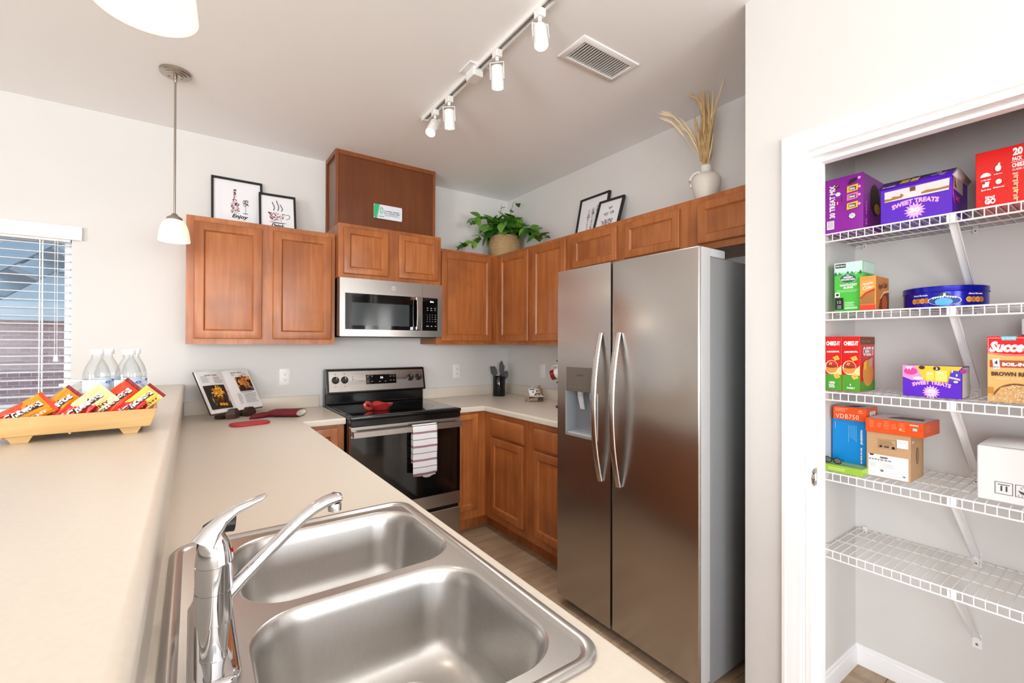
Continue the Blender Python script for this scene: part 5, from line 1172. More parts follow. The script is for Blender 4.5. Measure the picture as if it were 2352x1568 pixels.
# ---- snack bags
def bag(label, base, topv, w, cols, txt_, strip):
    "pillow bag: base and topv = middle of its lower and upper crimp"
    base, topv = Vector(base), Vector(topv); up = topv - base; L_ = up.length; up.normalize(); rt = Vector((1, 0, 0)) - up * up.x; rt.normalize(); nn = rt.cross(up)
    if nn.y > 0: nn = -nn
    b_ = E('snack_bag', label, 'snack bag', base, group='snack bags in the tray')
    N, Mm = 27, 29; rs = random.Random(sum(map(ord, label))); ph = [rs.uniform(0, 6) for _ in range(6)]
    def P(i, j, sgn):
        u = i / (N - 1) * 2 - 1; v = j / (Mm - 1); e = max(0, 1 - abs(u) ** 2.6) * max(0, math.sin(math.pi * min(max((v - .07) / .86, 0), 1))) ** .6
        wr = .0030 * math.sin(u * 6 + ph[0] + v * 5) * math.sin(v * 10 + ph[1]) + .0020 * math.sin(u * 13 + v * 11 + ph[2])
        return base + rt * (u * w / 2 * (1 - .06 * math.sin(math.pi * v))) + up * (L_ * v) + nn * sgn * (.015 * e + (wr if e > .05 else wr * .2) + .0004)
    for sgn in (1, -1):
        g = G(); vs = [P(i, j, sgn) for j in range(Mm) for i in range(N)]; 
        mats_ = [mat('foil_' + c, rgb(*k), .22) for c, k in cols]; fs = []; ms = []
        for j in range(Mm - 1):
            for i in range(N - 1):
                v = (j + .5) / (Mm - 1); u = (i + .5) / (N - 1); fs.append((j * N + i, j * N + i + 1, (j + 1) * N + i + 1, (j + 1) * N + i))
                k = 0 if v > .52 + .12 * math.sin(u * 5 + ph[3]) else 1
                if v > .93 or v < .05: k = 2
                ms.append(k)
        g.v = [tuple(q) for q in vs]; g.f = fs; g.m = ms; o = g.build('foil_front' if sgn > 0 else 'foil_back', mats_, b_, ang=70)
        if sgn > 0: fr0 = o
    pr = Print((0, 0, 0), (1, 0, 0), (0, 1, 0)); DK = flat(52, 16, 18); 
    pr.text(txt_, -.10, .53, .72, DK, w=.68, bold=.09, shear=.0, rot=math.pi / 2); pr.text(txt_, -.15, .54, .66, flat(250, 250, 248), w=.66, bold=.05, shear=.0, rot=math.pi / 2); 
    pr.rect(.55, .06, .92, .92, flat(235, 235, 235) if strip else DK); pr.text('CRUNCHY', .735, .5, .24, DK if strip else flat(240, 240, 240), w=.7, rot=math.pi / 2, bold=.03); pr.text('NET WT 1 OZ', -.4, .2, .04, flat(250, 250, 250), w=.5)
    vv = []
    for v in pr.g.v:
        x, y, z = v; u = max(min(x, 1), -1); fi = (u + 1) / 2 * (N - 1); fj = max(min(y, 1), 0) * (Mm - 1); i, j = min(int(fi), N - 2), min(int(fj), Mm - 2); a_, c_ = fi - i, fj - j
        q = (P(i, j, 1) * (1 - a_) + P(i + 1, j, 1) * a_) * (1 - c_) + (P(i, j + 1, 1) * (1 - a_) + P(i + 1, j + 1, 1) * a_) * c_; vv.append(tuple(q + nn * (.0012 + z * .6)))
    pr.g.v = vv; pr.build('bag_lettering', fr0, world=True)
    return b_
OR = ('orange', (238, 140, 30)); RDO = ('red_orange', (222, 62, 24)); RED_ = ('red', (196, 34, 28)); YEL = ('yellow', (244, 190, 84)); DKR = ('dark_red', (120, 22, 36)); CRM = ('cream', (244, 214, 150))
zl = zti + .004
bag('orange and red snack bag slumped at the end of the tray beside two short bottles', (-.412, 1.692, zl + .002), (-.315, 1.722, zl + .068), .064, (OR, RDO, RDO), 'Cheetos', False)
bag('orange snack bag standing in front of the short water bottles', (-.352, 1.722, zl), (-.262, 1.748, zl + .085), .062, (OR, RDO, DKR), 'Cheetos', False)
bag('cream and red snack bag with white stripe in the middle of the tray', (-.292, 1.690, zl), (-.195, 1.720, zl + .088), .064, (CRM, RED_, CRM), 'Cheetos', True)
bag('plain red snack bag in front of the tall water bottles', (-.242, 1.716, zl + .002), (-.133, 1.746, zl + .097), .070, (RDO, RDO, DKR), 'Cheetos', True)
bag('yellow and red snack bag leaning over the end of the tray', (-.178, 1.692, zl + .004), (-.085, 1.730, zl + .085), .058, (YEL, RED_, DKR), 'Cheetos', True)
# ================================================================ PANTRY SHELVES
XS0 = 2.0; YS0, YS1 = PY - .004, PEND + .004
ZS = [1.797, 1.496, 1.190, .883, .587]
labs = ['top white wire pantry shelf carrying the purple and red snack cartons', 'white wire pantry shelf carrying the blue cookie tin', 'white wire pantry shelf carrying the red cracker boxes and rice', 'white wire pantry shelf carrying the brown carton and orange boxes', 'lowest and empty white wire pantry shelf']
DEP = PXB - XS0 - .004
g = G(); g.tube([(0, 0, -.030), (0, 0, -.0022), (.002, 0, -.0004), (.006, 0, 0), (DEP, 0, 0)], .0017, 6, ref=(0, 1, 0)); wo_ = g.build('wire', WIRE, None, ang=70); WME = wo_.data; bpy.data.objects.remove(wo_)
for k, z in enumerate(ZS):
    s = E('pantry_shelf', labs[k], 'shelf', (XS0, (YS0 + YS1) / 2, z), group='white wire pantry shelves'); zz = z - .0022 - .0017
    y = YS0 - .012
    while y > YS1 + .01:
        o = bpy.data.objects.new('wire', WME); COL.objects.link(o); o.parent = s; o.location = (0, y - (YS0 + YS1) / 2, zz - z); y -= .0255
    for (x, dz, rr_) in ((XS0 + .001, 0 - .0022, .0030), (XS0, -.031, .0030), (XS0 + .13, -.0035, .0024), (XS0 + .245, -.0035, .0024), (PXB - .008, -.0035, .0026)):
        G().tube([(x, YS0, zz + dz), (x, YS1, zz + dz)], rr_, 8).build('rod', WIRE, s)
    # end bracket on the left wall, strut and wall clips
    G().box(XS0 - .010, XS0 + .05, PY - .011, PY - .0005, zz - .034, zz + .003).build('end_bracket', WHITEP, s, bev=.002)
    ys = .392; a_ = Vector((XS0 + .012, ys, zz - .004)); b_ = Vector((PXB - .004, ys, z - .288)); d = (b_ - a_).normalized(); nn = Vector((d.z, 0, -d.x))
    g = G(); g.loft([[p + Vector((0, q, 0)) + nn * w for q, w in ((-.0115, -.002), (.0115, -.002), (.0115, .006), (.009, .006), (.009, .0), (-.009, .0), (-.009, .006), (-.0115, .006))] for p in (a_, b_)]); stt = g.build('strut', WIRE, s)
    G().box(PXB - .004, PXB - .0005, ys - .013, ys + .013, z - .325, z - .272).build('strut_foot', WIRE, s)
    G().lathe([(.0042, 0), (.004, .002), (.0001, .003)], (0, 0, 0), 10).xf(Matrix.Translation((PXB - .004, ys, z - .311)) @ Matrix.Rotation(-math.pi / 2, 4, 'Y')).build('screw', STEELD, s)
    G().box(XS0 + .004, XS0 + .012, ys - .011, ys + .011, zz - .034, zz - .003).build('strut_clip', WIRE, s)
    for yc in (.728, .392, .05):
        G().box(PXB - .014, PXB - .0005, yc - .008, yc + .008, zz - .018, zz + .012).build('wall_clip', WHITEP, s, bev=.002)
        G().lathe([(.003, 0), (.0001, .002)], (0, 0, 0), 8).xf(Matrix.Translation((PXB - .014, yc, zz - .010)) @ Matrix.Rotation(-math.pi / 2, 4, 'Y')).build('clip_screw', STEELD, s)

# ================================================================ PANTRY GOODS
RZ = math.radians(-90)
def carton(name, label, cat, xf_, yl, z, w, d, h, m_, dr=0, group=None, bev=.0012):
    "box facing the kitchen: front plane X = xf_, left edge Y = yl"
    c = E(name, label, cat, (xf_ + d / 2, yl - w / 2, z), RZ + math.radians(dr), group=group)
    G().box(-w / 2, w / 2, -d / 2, d / 2, 0, h).build('box', m_, c, bev=bev, world=False)
    F_ = Print((-w / 2, -d / 2, 0), (1, 0, 0), (0, 0, 1)); S_ = Print((w / 2, -d / 2, 0), (0, 1, 0), (0, 0, 1)); T_ = Print((-w / 2, -d / 2, h), (1, 0, 0), (0, 1, 0))
    return c, F_, S_, T_
def scale_print(pr, k):
    for i, v in enumerate(pr.g.v):
        d = Vector(v) - pr.o; x = d.dot(pr.ux); pr.g.v[i] = tuple(Vector(v) + pr.ux * (x * k - x))
WHT = flat(244, 244, 244); PNK = flat(248, 176, 232); PUR = mat('carton_purple', rgb(146, 44, 160), .28); VIO = mat('carton_violet', rgb(92, 36, 200), .25); YLW = flat(244, 196, 40); DPUR = flat(96, 22, 104); BRN = flat(120, 72, 36); BLK = flat(20, 20, 22)
z1 = ZS[0]
# -- purple treat mix
c, Fp, Sp, Tp = carton('treat_mix_carton', 'purple variety snack carton standing on the top shelf against the left pantry wall', 'carton', 2.012, .758, z1, .128, .22, .205, PUR)
Fp.text('30 TREAT MIX', .030, .118, .019, WHT, w=.125, rot=math.pi / 2, bold=.04)
Fp.rect(.012, .013, .036, .045, WHT); Fp.lines(.015, .04, .034, 6, .0045, .002, flat(150, 150, 150), .05)
Fp.ell(.046, .172, .008, .008, flat(90, 34, 50)); Fp.line([(.041, .17), (.05, .176)], .002, flat(240, 180, 130)); Fp.ell(.049, .142, .009, .008, WHT, 7); Fp.rect(.044, .1, .051, .118, flat(200, 30, 80)); Fp.text('mini', .0475, .109, .004, WHT, rot=math.pi / 2)
Fp.rect(.0605, .11, .062, .132, BLK)
for (y_, col, t_) in ((.152, YLW, 'BABY'), (.122, flat(236, 120, 190), 'TAFFY'), (.088, YLW, 'RUTH')):
    Fp.poly([(.078, y_ - .013), (.113, y_ - .009), (.114, y_ + .014), (.079, y_ + .011)], col); Fp.rect(.085, y_ - .006, .107, y_ + .007, flat(46, 40, 60)); Fp.text(t_, .096, y_, .009, WHT, w=.018, bold=.04); Fp.ell(.118, y_ + .002, .004, .005, PNK)
Fp.poly([(.084, .168), (.108, .176), (.112, .19), (.09, .186)], flat(60, 24, 50)); Fp.ell(.118, .186, .005, .005, PNK); Fp.star(.096, .05, .0115, .008, 8, WHT); Fp.lines(.091, .054, .101, 3, .0035, .0014, flat(90, 150, 80), .1)
Fp.build('front_print', c)
Sp.ell(.12, .12, .05, .06, flat(70, 40, 30)); Sp.ell(.14, .09, .03, .02, YLW); Sp.text('30 PACK', .028, .06, .014, flat(206, 110, 206), w=.09, rot=math.pi / 2, bold=.03); Sp.build('side_print', c)
# -- sweet treats, opened
def sweet(label, xf_, yl, z, w, d, h, num, opened):
    c, Fp, Sp, Tp = carton('sweet_treats_carton', label, 'carton', xf_, yl, z, w, d, h, VIO, bev=.0008)
    k = w / .19
    Fp.text('SWEET TREATS', w / 2, .040 if not opened else .052, .0165 * k, PNK, w=.125 * k, bold=.06, arc=.012 * k)
    sy2 = .030 if opened else .018
    Fp.star(w / 2, sy2, .030 * k, .019 * k, 15, PNK); Fp.text(num, w / 2, sy2 + .002, .017 * k, WHT, w=.03 * k, bold=.07); Fp.text('PACKS', w / 2, sy2 - .012 * k, .005 * k, WHT, bold=.04)
    if opened:
        tw = h - .012; Fp.poly([(.012, .076), (w - .008, .078), (w - .006, tw), (.012, tw - .004)], flat(232, 230, 226)); Fp.poly([(.012, .078), (.03, .079), (.06, .082), (.066, .09), (.058, .098), (.054, .089), (.036, .092), (.03, .086), (.012, .087)], flat(176, 124, 70)); Fp.poly([(.112, .082), (.16, .083), (.182, .084), (.182, .092), (.155, .09), (.125, .092), (.112, .088)], flat(176, 124, 70)); Fp.rect(.082, .098, .097, .113, BRN)
        Sp.poly([(.0, .06), (.0, .12), (.03, .03)], flat(226, 80, 190)); Sp.poly([(.012, h - .045), (.012, h - .004), (.13, h - .004), (.13, h - .05)], flat(222, 218, 214)); Sp.poly([(.02, h - .04), (.05, h - .04), (.03, h - .006), (.02, h - .006)], BRN); Sp.text('SWEET', .06, .055, .016, flat(240, 90, 200), w=.05, bold=.05)
    else:
        Fp.poly([(0, .066), (.025, .055), (.058, .055), (.040, h), (0, h)], flat(240, 150, 214)); Fp.poly([(.058, .056), (.118, .052), (.152, h), (.035, h)], YLW); Fp.rect(.062, .058, .083, .088, flat(250, 214, 90)); Fp.rect(.086, .056, .115, .092, flat(252, 220, 110)); Fp.text('Snak', .073, .080, .006, WHT, shear=.3, bold=.03); Fp.text('Snak', .1, .083, .007, WHT, shear=.3, bold=.03); Fp.ell(.022, .086, .018, .012, flat(226, 60, 150)); Fp.ell(.042, .063, .014, .005, WHT); Fp.text('W', .018, .097, .012, WHT, bold=.05); Fp.ell(.09, .098, .009, .007, flat(60, 34, 20)); Fp.text('2', .09, .098, .008, WHT, bold=.05); Fp.ell(.052, .1, .008, .006, flat(60, 34, 20))
        Fp.poly([(.118, .052), (.15, .058), (.15, .09), (.126, .094)], flat(70, 50, 190)); Fp.text('3', .128, .09, .008, WHT, bold=.06); Fp.text('3', .139, .078, .008, WHT, bold=.06); Fp.line([(.122, .07), (.146, .064)], .006, flat(220, 190, 220)); Fp.ell(.155, .092, .008, .008, flat(160, 40, 140)); Fp.ell(.137, .056, .006, .004, flat(206, 214, 180))
        Sp.rect(.002, .002, d - .002, h - .004, flat(216, 215, 211)); Sp.frame(.002, .002, d - .002, h - .003, .002, flat(110, 110, 108))
    Fp.build('front_print', c); Sp.build('side_print', c)
    return c
c = sweet('large opened violet carton of sweet treats with raised lid on the top shelf', 2.022, .581, z1, .189, .20, .128, '30', True)
g = G(); g.loft([[(x, y_, z_) for x in ((-.1, .0945))] + [] for y_, z_ in ((-.108, .122), (-.04, .160))], False, (False, False)); lid = g.build('lid_flap', VIO, c, world=False)
lid.modifiers.new('thickness', 'SOLIDIFY').thickness = .0015
uyl = Vector((0, .068, .038)).normalized(); LW = .078
pr = Print((-.1, -.108, .1225), (1, 0, 0), uyl)
pr.poly([(0, .003), (.05, .003), (.05, LW), (.006, LW)], flat(206, 70, 160)); pr.poly([(.05, .002), (.11, .004), (.128, LW), (.05, LW)], YLW); pr.poly([(.11, .004), (.128, .01), (.15, LW), (.128, LW)], flat(70, 60, 190)); pr.ell(.012, .02, .007, .01, DPUR); pr.text('8', .012, .02, .01, WHT, bold=.05); pr.poly([(.008, .006), (.046, .006), (.046, .022), (.02, .016)], flat(246, 226, 244)); pr.rect(.056, .02, .08, .06, flat(250, 214, 80)); pr.rect(.084, .02, .106, .058, flat(252, 224, 120)); pr.ell(.09, .07, .009, .006, flat(60, 34, 20)); pr.text('10', .155, .058, .011, WHT, bold=.06); pr.line([(.14, .036), (.176, .042)], .008, flat(226, 190, 226)); pr.ell(.168, .024, .008, .006, flat(226, 228, 210)); pr.build('lid_print', lid)
g = G(); g.loft([[(.0945, -.10, .124), (.0945, .09, .124)], [(.100, -.04, .158), (.106, .09, .136)]], False, (False, False)); g.build('side_flap', flat(206, 196, 190), c, world=False).modifiers.new('thickness', 'SOLIDIFY').thickness = .0015
# -- red 20 pack
c, Fp, Sp, Tp = carton('cracker_pack_carton', 'large red cracker multipack carton on the top shelf', 'carton', 2.022, .338, z1, .30, .19, .172, mat('carton_red', rgb(226, 26, 22), .25))
Fp.text('20', .15, .152, .024, WHT, w=.034, bold=.06); Fp.text('PACK', .148, .130, .012, WHT, w=.034, bold=.05); Fp.line([(.128, .121), (.2, .121)], .0012, WHT); Fp.text('CHEEZ IT', .16, .111, .013, WHT, w=.06, bold=.05); Fp.text('CLASSIC MIX', .158, .098, .006, WHT, w=.055, bold=.02)
for k in range(4):
    y_ = .078 - k * .022; Fp.text(('WHITE', 'WHITE', 'EXTRA', 'ORIG')[k], .142, y_ + .008, .006, flat(250, 220, 200), bold=.03); Fp.poly([(.134, y_ - .004), (.15, y_ - .006), (.153, y_ + .003), (.138, y_ + .004)], flat(240, 176, 120) if k != 2 else flat(248, 206, 110)); Fp.ell(.148, y_ - .008, .0022, .0022, WHT, 8)
Fp.poly([(.018, .092), (.02, .098), (.03, .104), (.044, .105), (.054, .1), (.058, .094), (.05, .092), (.03, .092)], WHT); Fp.text('on the road', .038, .083, .006, WHT, w=.036, bold=.03)
Fp.ell(.083, .112, .011, .010, WHT); Fp.poly([(.08, .116), (.09, .116), (.09, .128), (.084, .128)], WHT); Fp.text('at the game', .083, .094, .006, WHT, w=.03, bold=.03)
Fp.rect(.026, .06, .05, .07, WHT); Fp.rect(.036, .07, .052, .076, WHT); Fp.text('lunch time', .04, .052, .006, WHT, w=.036, bold=.03); Fp.ell(.085, .070, .011, .008, WHT); Fp.text('afternoon snack', .085, .054, .006, WHT, w=.04, bold=.03)
Fp.text('SNACK', .055, .027, .008, WHT, w=.036, bold=.06); Fp.text('GO', .055, .014, .018, WHT, w=.04, bold=.07); Fp
scale_print(Fp, .60)
Fp.build('front_print', c)
# ---- second shelf
z2 = ZS[1]
c, Fp, Sp, Tp = carton('coffee_pod_box', 'green coffee pod box standing on the second pantry shelf', 'carton', 2.052, .736, z2, .092, .12, .187, mat('carton_green', rgb(84, 198, 74), .35))
Fp.rect(0.0005, .145, .0915, .1865, flat(206, 240, 232)); Fp.rect(.004, .167, .038, .182, BLK); Fp.text('KEURIG', .021, .1745, .007, WHT, w=.03, bold=.03)
for k in range(7): Fp.poly([(k * .0135, .138), (k * .0135 + .01, .138), (k * .0135 + .007, .152 - (k % 3) * .003), (k * .0135 + .002, .15)], (flat(34, 120, 70), flat(60, 150, 90), flat(150, 226, 170))[k % 3])
Fp.ell(.046, .124, .028, .018, flat(170, 226, 180)); Fp.ell(.046, .124, .0265, .0165, flat(36, 110, 74)); Fp.text('GREEN', .046, .129, .007, WHT, w=.03, bold=.05); Fp.text('MOUNTAIN', .046, .120, .0075, WHT, w=.045, bold=.05); Fp.poly([(.040, .135), (.052, .135), (.046, .139)], WHT)
Fp.text('NANTUCKET', .048, .099, .009, WHT, w=.056, bold=.05); Fp.text('BLEND', .048, .089, .008, WHT, w=.032, bold=.05); Fp.lines(.01, .078, .08, 2, .005, .0018, flat(180, 236, 176), .1); Fp.rect(.004, .054, .020, .072, WHT); Fp.ell(.012, .063, .005, .005, flat(60, 60, 60)); Fp.rect(.004, .006, .032, .051, flat(34, 38, 36)); Fp.text('12', .018, .035, .01, WHT); Fp.lines(.012, .02, .026, 3, .005, .002, flat(180, 180, 180)); Fp.lines(.036, .03, .07, 3, .006, .003, flat(200, 244, 196)); Fp.rect(.036, .007, .078, .015, flat(170, 236, 170)); Fp.build('front_print', c)
Sp.rect(.002, .145, .118, .185, flat(206, 240, 232)); Sp.rect(.03, .1, .09, .14, flat(60, 150, 90)); Sp.build('side_print', c)
c, Fp, Sp, Tp = carton('cider_box', 'orange apple cider drink box between the green box and the blue tin', 'carton', 2.035, .648, z2, .049, .135, .124, mat('carton_orange', rgb(240, 164, 70), .35))
Fp.text('ALPINE', .024, .114, .007, flat(200, 130, 120), w=.036); Fp.text('Apple', .024, .096, .013, flat(250, 226, 220), w=.034, shear=.3, rot=.15, bold=.03); Fp.text('Cider', .026, .082, .013, flat(250, 226, 220), w=.034, shear=.3, rot=.15, bold=.03); Fp.poly([(.0, .02), (.046, .02), (.046, .07), (.02, .062), (.004, .044)], flat(176, 116, 60)); Fp.poly([(.0, .044), (.016, .063), (.046, .078), (.046, .068), (.02, .058), (.004, .04)], flat(190, 60, 30)); Fp.lines(.008, .05, .044, 6, .005, .0012, flat(146, 94, 50), .1); Fp.rect(0.0005, .001, .0485, .018, flat(222, 66, 40)); Fp.build('front_print', c)
Sp.rect(.001, .001, .134, .122, flat(206, 128, 60)); Sp.poly([(.02, .001), (.134, .001), (.134, .07), (.08, .062), (.045, .04)], flat(126, 52, 30)); Sp.poly([(.045, .04), (.08, .062), (.134, .07), (.134, .078), (.076, .07), (.038, .042)], flat(240, 206, 150)); Sp.text('Apple Cider', .07, .088, .026, flat(90, 40, 20), w=.095, shear=.3, rot=.12, bold=.02); Sp.ell(.085, .025, .03, .03, flat(190, 90, 40)); Sp.lines(.006, .038, .03, 5, .009, .003, flat(240, 140, 90)); Sp.build('side_print', c)
BLU = mat('tin_blue', rgb(24, 26, 170), .18, .35)
tcx, tcy, tr_ = 2.172, .442, .112
tn = E('cookie_tin', 'round blue cookie tin on the second pantry shelf', 'tin', (tcx, tcy, z2))
g = G(); g.lathe([(.0001, 0), (tr_ - .006, 0), (tr_ - .002, .002), (tr_ - .002, .052), (tr_ - .004, .054)], (tcx, tcy, z2), 56); tb = g.build('tin_body', BLU, tn, ang=40)
g = G(); g.lathe([(tr_, .050), (tr_ + .0012, .051), (tr_, .054), (tr_, .068), (tr_ - .003, .070), (tr_ - .008, .0685), (.0001, .0685)], (tcx, tcy, z2), 56, cap=(False, False)); g.build('tin_lid', mat('tin_lid_blue', rgb(24, 26, 170), .16, .4), tn, ang=40)
pr = Print((0, 0, 0), (1, 0, 0), (0, 0, 1)); ck = flat(214, 146, 60)
for x0 in (-.085, .062):
    for k in range(4): pr.ell(x0 + k * .013, .022, .0085, .0095, ck if k % 2 == 0 else flat(186, 110, 40), 14); pr.ell(x0 + k * .013, .022, .002, .002, BRN, 8)
    pr.text('Almond Shortcake', x0 + .02, .041, .0055, WHT, w=.044, shear=.2, bold=.03)
pr.ell(0, .02, .042, .016, WHT); pr.ell(0, .0195, .040, .0145, flat(24, 60, 140)); pr.ell(-.002, .016, .022, .013, flat(80, 176, 230)); pr.text('ROYAL DANE', 0, .029, .0065, WHT, w=.06, bold=.04, arc=.004); pr.rect(-.003, .034, .003, .041, WHT); pr.poly([(-.02, .034), (.02, .034), (.008, .046), (-.008, .046)], flat(30, 50, 44)); pr.rect(-.003, .037, .003, .044, WHT)
dv = Vector((-tcx, -tcy)).normalized(); a0 = math.atan2(dv.y, dv.x)
for i, v in enumerate(pr.g.v):
    t = v[0] / tr_ + a0 + .0; rr_ = tr_ - .0014 - v[1] * .5; pr.g.v[i] = (tcx + rr_ * math.cos(t), tcy + rr_ * math.sin(t), z2 + v[2])
pr.build('tin_print', tb, world=True)
# ---- third shelf
z3 = ZS[2]
for k, (yl, lab) in enumerate(((.762, 'red cracker box standing against the left pantry wall'), (.7035, 'red cracker box whose broad side faces the small violet treats box'))):
    c, Fp, Sp, Tp = carton('cracker_box', lab, 'cracker box', 2.032, yl, z3, .0575, .15, .208, mat('cracker_red', rgb(216, 28, 26), .3), group='red cracker boxes')
    Fp.rect(.0005, .001, .057, .062, flat(76, 158, 44)); Fp.poly([(.03, .062), (.057, .062), (.057, .1), (.045, .085)], flat(226, 220, 150)); Fp.text('CHEEZ-IT', .029, .182, .0165, WHT, w=.047, bold=.06); Fp.text('ORIGINAL', .029, .150, .007, WHT, w=.044, bold=.05, rot=.05)
    Fp.ell(.024, .090, .022, .027, flat(236, 236, 230)); Fp.ell(.025, .091, .0195, .024, flat(196, 50, 26)); Fp.ell(.024, .083, .019, .016, flat(226, 150, 60)); Fp.ell(.024, .093, .018, .006, flat(150, 50, 24)); Fp.text('IT', .022, .103, .009, flat(250, 214, 120), bold=.04)
    for (x, y_) in ((.040, .126), (.042, .057)): Fp.poly([(x - .012, y_ + .002), (x - .004, y_ - .011), (x + .012, y_ - .005), (x + .005, y_ + .01)], flat(248, 190, 66)); Fp.ell(x, y_, .0016, .0016, BRN, 8)
    if k == 0: Fp.text('100%', .026, .031, .009, WHT, w=.02, bold=.04); Fp.text('REAL', .026, .021, .009, WHT, w=.02, bold=.04); Fp.lines(.016, .012, .036, 1, .01, .003, WHT, .05)
    else: Fp.text('FAMILY', .03, .014, .007, WHT, w=.026, bold=.05); Fp.ell(.028, .026, .002, .004, WHT)
    Fp.build('front_print', c)
    Sp.rect(.001, .178, .149, .206, flat(120, 66, 40)); Sp.text('EXTRA TOASTY', .06, .19, .01, flat(150, 110, 90), w=.09, bold=.03); Sp.rect(.001, .002, .149, .04, flat(76, 158, 44)); Sp.text('CHEEZ IT', .08, .152, .034, WHT, w=.11, bold=.05); Sp.ell(.075, .07, .055, .05, flat(226, 150, 60)); Sp.poly([(.03, .11), (.06, .12), (.055, .08), (.03, .085)], flat(248, 190, 66)); Sp.poly([(.08, .12), (.12, .13), (.12, .1), (.09, .09)], flat(200, 170, 150)); Sp.build('side_print', c)
sweet('small violet carton of sweet treats on the cracker shelf', 2.045, .525, z3, .150, .10, .106, '40', False)
c, Fp, Sp, Tp = carton('rice_box', 'boil-in-bag brown rice box with red banner on the cracker shelf', 'carton', 2.052, .318, z3, .120, .06, .204, mat('carton_tan', rgb(232, 186, 112), .35))
CR = flat(222, 26, 28, .25)
Fp.poly([(0, .204), (0, .152), (.04, .146), (.08, .144), (.12, .146), (.16, .152), (.16, .204)], CR); Fp.line([(.003, .154), (.003, .199), (.157, .199), (.157, .154), (.12, .149), (.08, .147), (.04, .149), (.003, .154)], .001, WHT); Fp.poly([(.04, .204), (.084, .204), (.082, .192), (.042, .192)], flat(120, 200, 226)); Fp.text('10 MINUTES', .062, .198, .005, WHT, w=.036, bold=.03); Fp.text('Success', .072, .172, .034, WHT, w=.128, shear=.25, bold=.06)
Fp.rect(.008, .108, .16, .130, flat(178, 74, 30)); Fp.poly([(.015, .134), (.035, .136), (.038, .103), (.018, .102)], flat(222, 226, 236)); Fp.text('4', .026, .123, .012, BLK, bold=.05); Fp.text('BAGS', .027, .109, .005, BRN, w=.015); Fp.text('BOIL-IN-BAG', .096, .118, .011, WHT, w=.105, bold=.06); Fp.text('BROWN RICE', .07, .088, .013, flat(84, 46, 22), w=.115, bold=.04); Fp.text('WHOLE GRAIN', .062, .074, .006, flat(248, 226, 186), w=.07, bold=.02)
Fp.ell(.085, .016, .066, .044, flat(120, 66, 24), a0=0.1, a1=math.pi - .1); rr = random.Random(8)
Fp.poly([(.001, .001), (.159, .001), (.159, .02), (.14, .04), (.11, .054), (.075, .055), (.04, .046), (.02, .02), (.001, .016)], flat(214, 170, 110))
for k in range(260):
    x = .003 + .154 * rr.random(); y_ = .003 + .052 * rr.random()
    if y_ < .054 - abs(x - .085) ** 2 * 9 and y_ < .02 + max(0, (x - .015)) * 1.2: Fp.k = 20 + k % 4; Fp.ell(x, y_, .0036, .0011, rr.choice([flat(240, 214, 170), flat(226, 186, 130), flat(200, 150, 96), flat(250, 232, 200)]), 6, rot=rr.random() * 3)
Fp.k = 26; Fp.rect(.004, .026, .020, .046, flat(196, 130, 30)); scale_print(Fp, .75); Fp.build('front_print', c)
c, Fp, Sp, Tp = carton('cereal_box', 'dark red cereal box with white top standing behind the rice box', 'carton', 2.20, .262, z3, .19, .06, .262, mat('carton_brick', rgb(140, 26, 20), .35))
Fp.poly([(0, .212), (.02, .205), (.19, .205), (.19, .262), (0, .262)], flat(222, 224, 230)); Fp.text('G', .018, .232, .026, flat(40, 40, 120), shear=.3, bold=.05); Fp.build('front_print', c)
# ---- fourth shelf
z4 = ZS[3]
c, Fp, Sp, Tp = carton('doorbell_kit_box', 'bright blue smart home box standing upright under the orange-red box', 'carton', 2.092, .758, z4, .113, .10, .192, mat('carton_blue', rgb(0, 136, 214), .35))
Fp.text('gocontrol', .097, .132, .012, WHT, w=.056, rot=-math.pi / 2, bold=.04); Fp.text('smart home starter kit', .097, .06, .006, WHT, w=.06, rot=-math.pi / 2)
for k in range(6): Fp.line([(.056 + k * .005, .172 - .0), (.056 + k * .005, .105 + (k * 37 % 20) * .0012)], .0012, flat(120, 196, 236))
Fp.line([(.012, .18), (.012, .155)], .0014, flat(150, 210, 240)); Fp.build('front_print', c)
ORB = mat('carton_vivid_orange', rgb(228, 84, 28), .3)
c, Fp, Sp, Tp = carton('doorbell_box', 'orange-red doorbell box lying on top of the blue box', 'carton', 2.078, .750, z4 + .1922, .108, .12, .050, ORB)
Fp.text('VDB750', .047, .014, .017, flat(255, 214, 190), w=.076, space=1.1); Fp.lines(.008, .042, .056, 3, .005, .0016, flat(255, 190, 160), .4); Fp.ell(.090, .038, .006, .003, flat(255, 200, 176), a0=0, a1=math.pi, n=10); Fp.lines(.082, .032, .099, 1, .003, .0016, flat(255, 200, 176), .05); Fp.build('front_print', c)
Sp.rect(.035, .012, .095, .036, PAPER); Sp.rect(.068, .015, .08, .022, flat(90, 90, 90)); Sp.lines(.04, .03, .09, 2, .006, .002, flat(190, 190, 190)); Sp.ell(.014, .03, .004, .004, flat(240, 150, 120)); Sp.build('side_print', c)
Tp.rect(.002, .002, .106, .118, flat(222, 214, 212)); Tp.poly([(.03, .02), (.07, .02), (.09, .08), (.05, .08)], flat(50, 46, 46)); Tp.build('top_print', c)
c, Fp, Sp, Tp = carton('shipping_carton', 'brown cardboard carton with white shipping label under the flat orange box', 'carton', 2.062, .636, z4, .128, .15, .163, mat('cardboard', rgb(196, 158, 118), .8, var=.08, vscale=30))
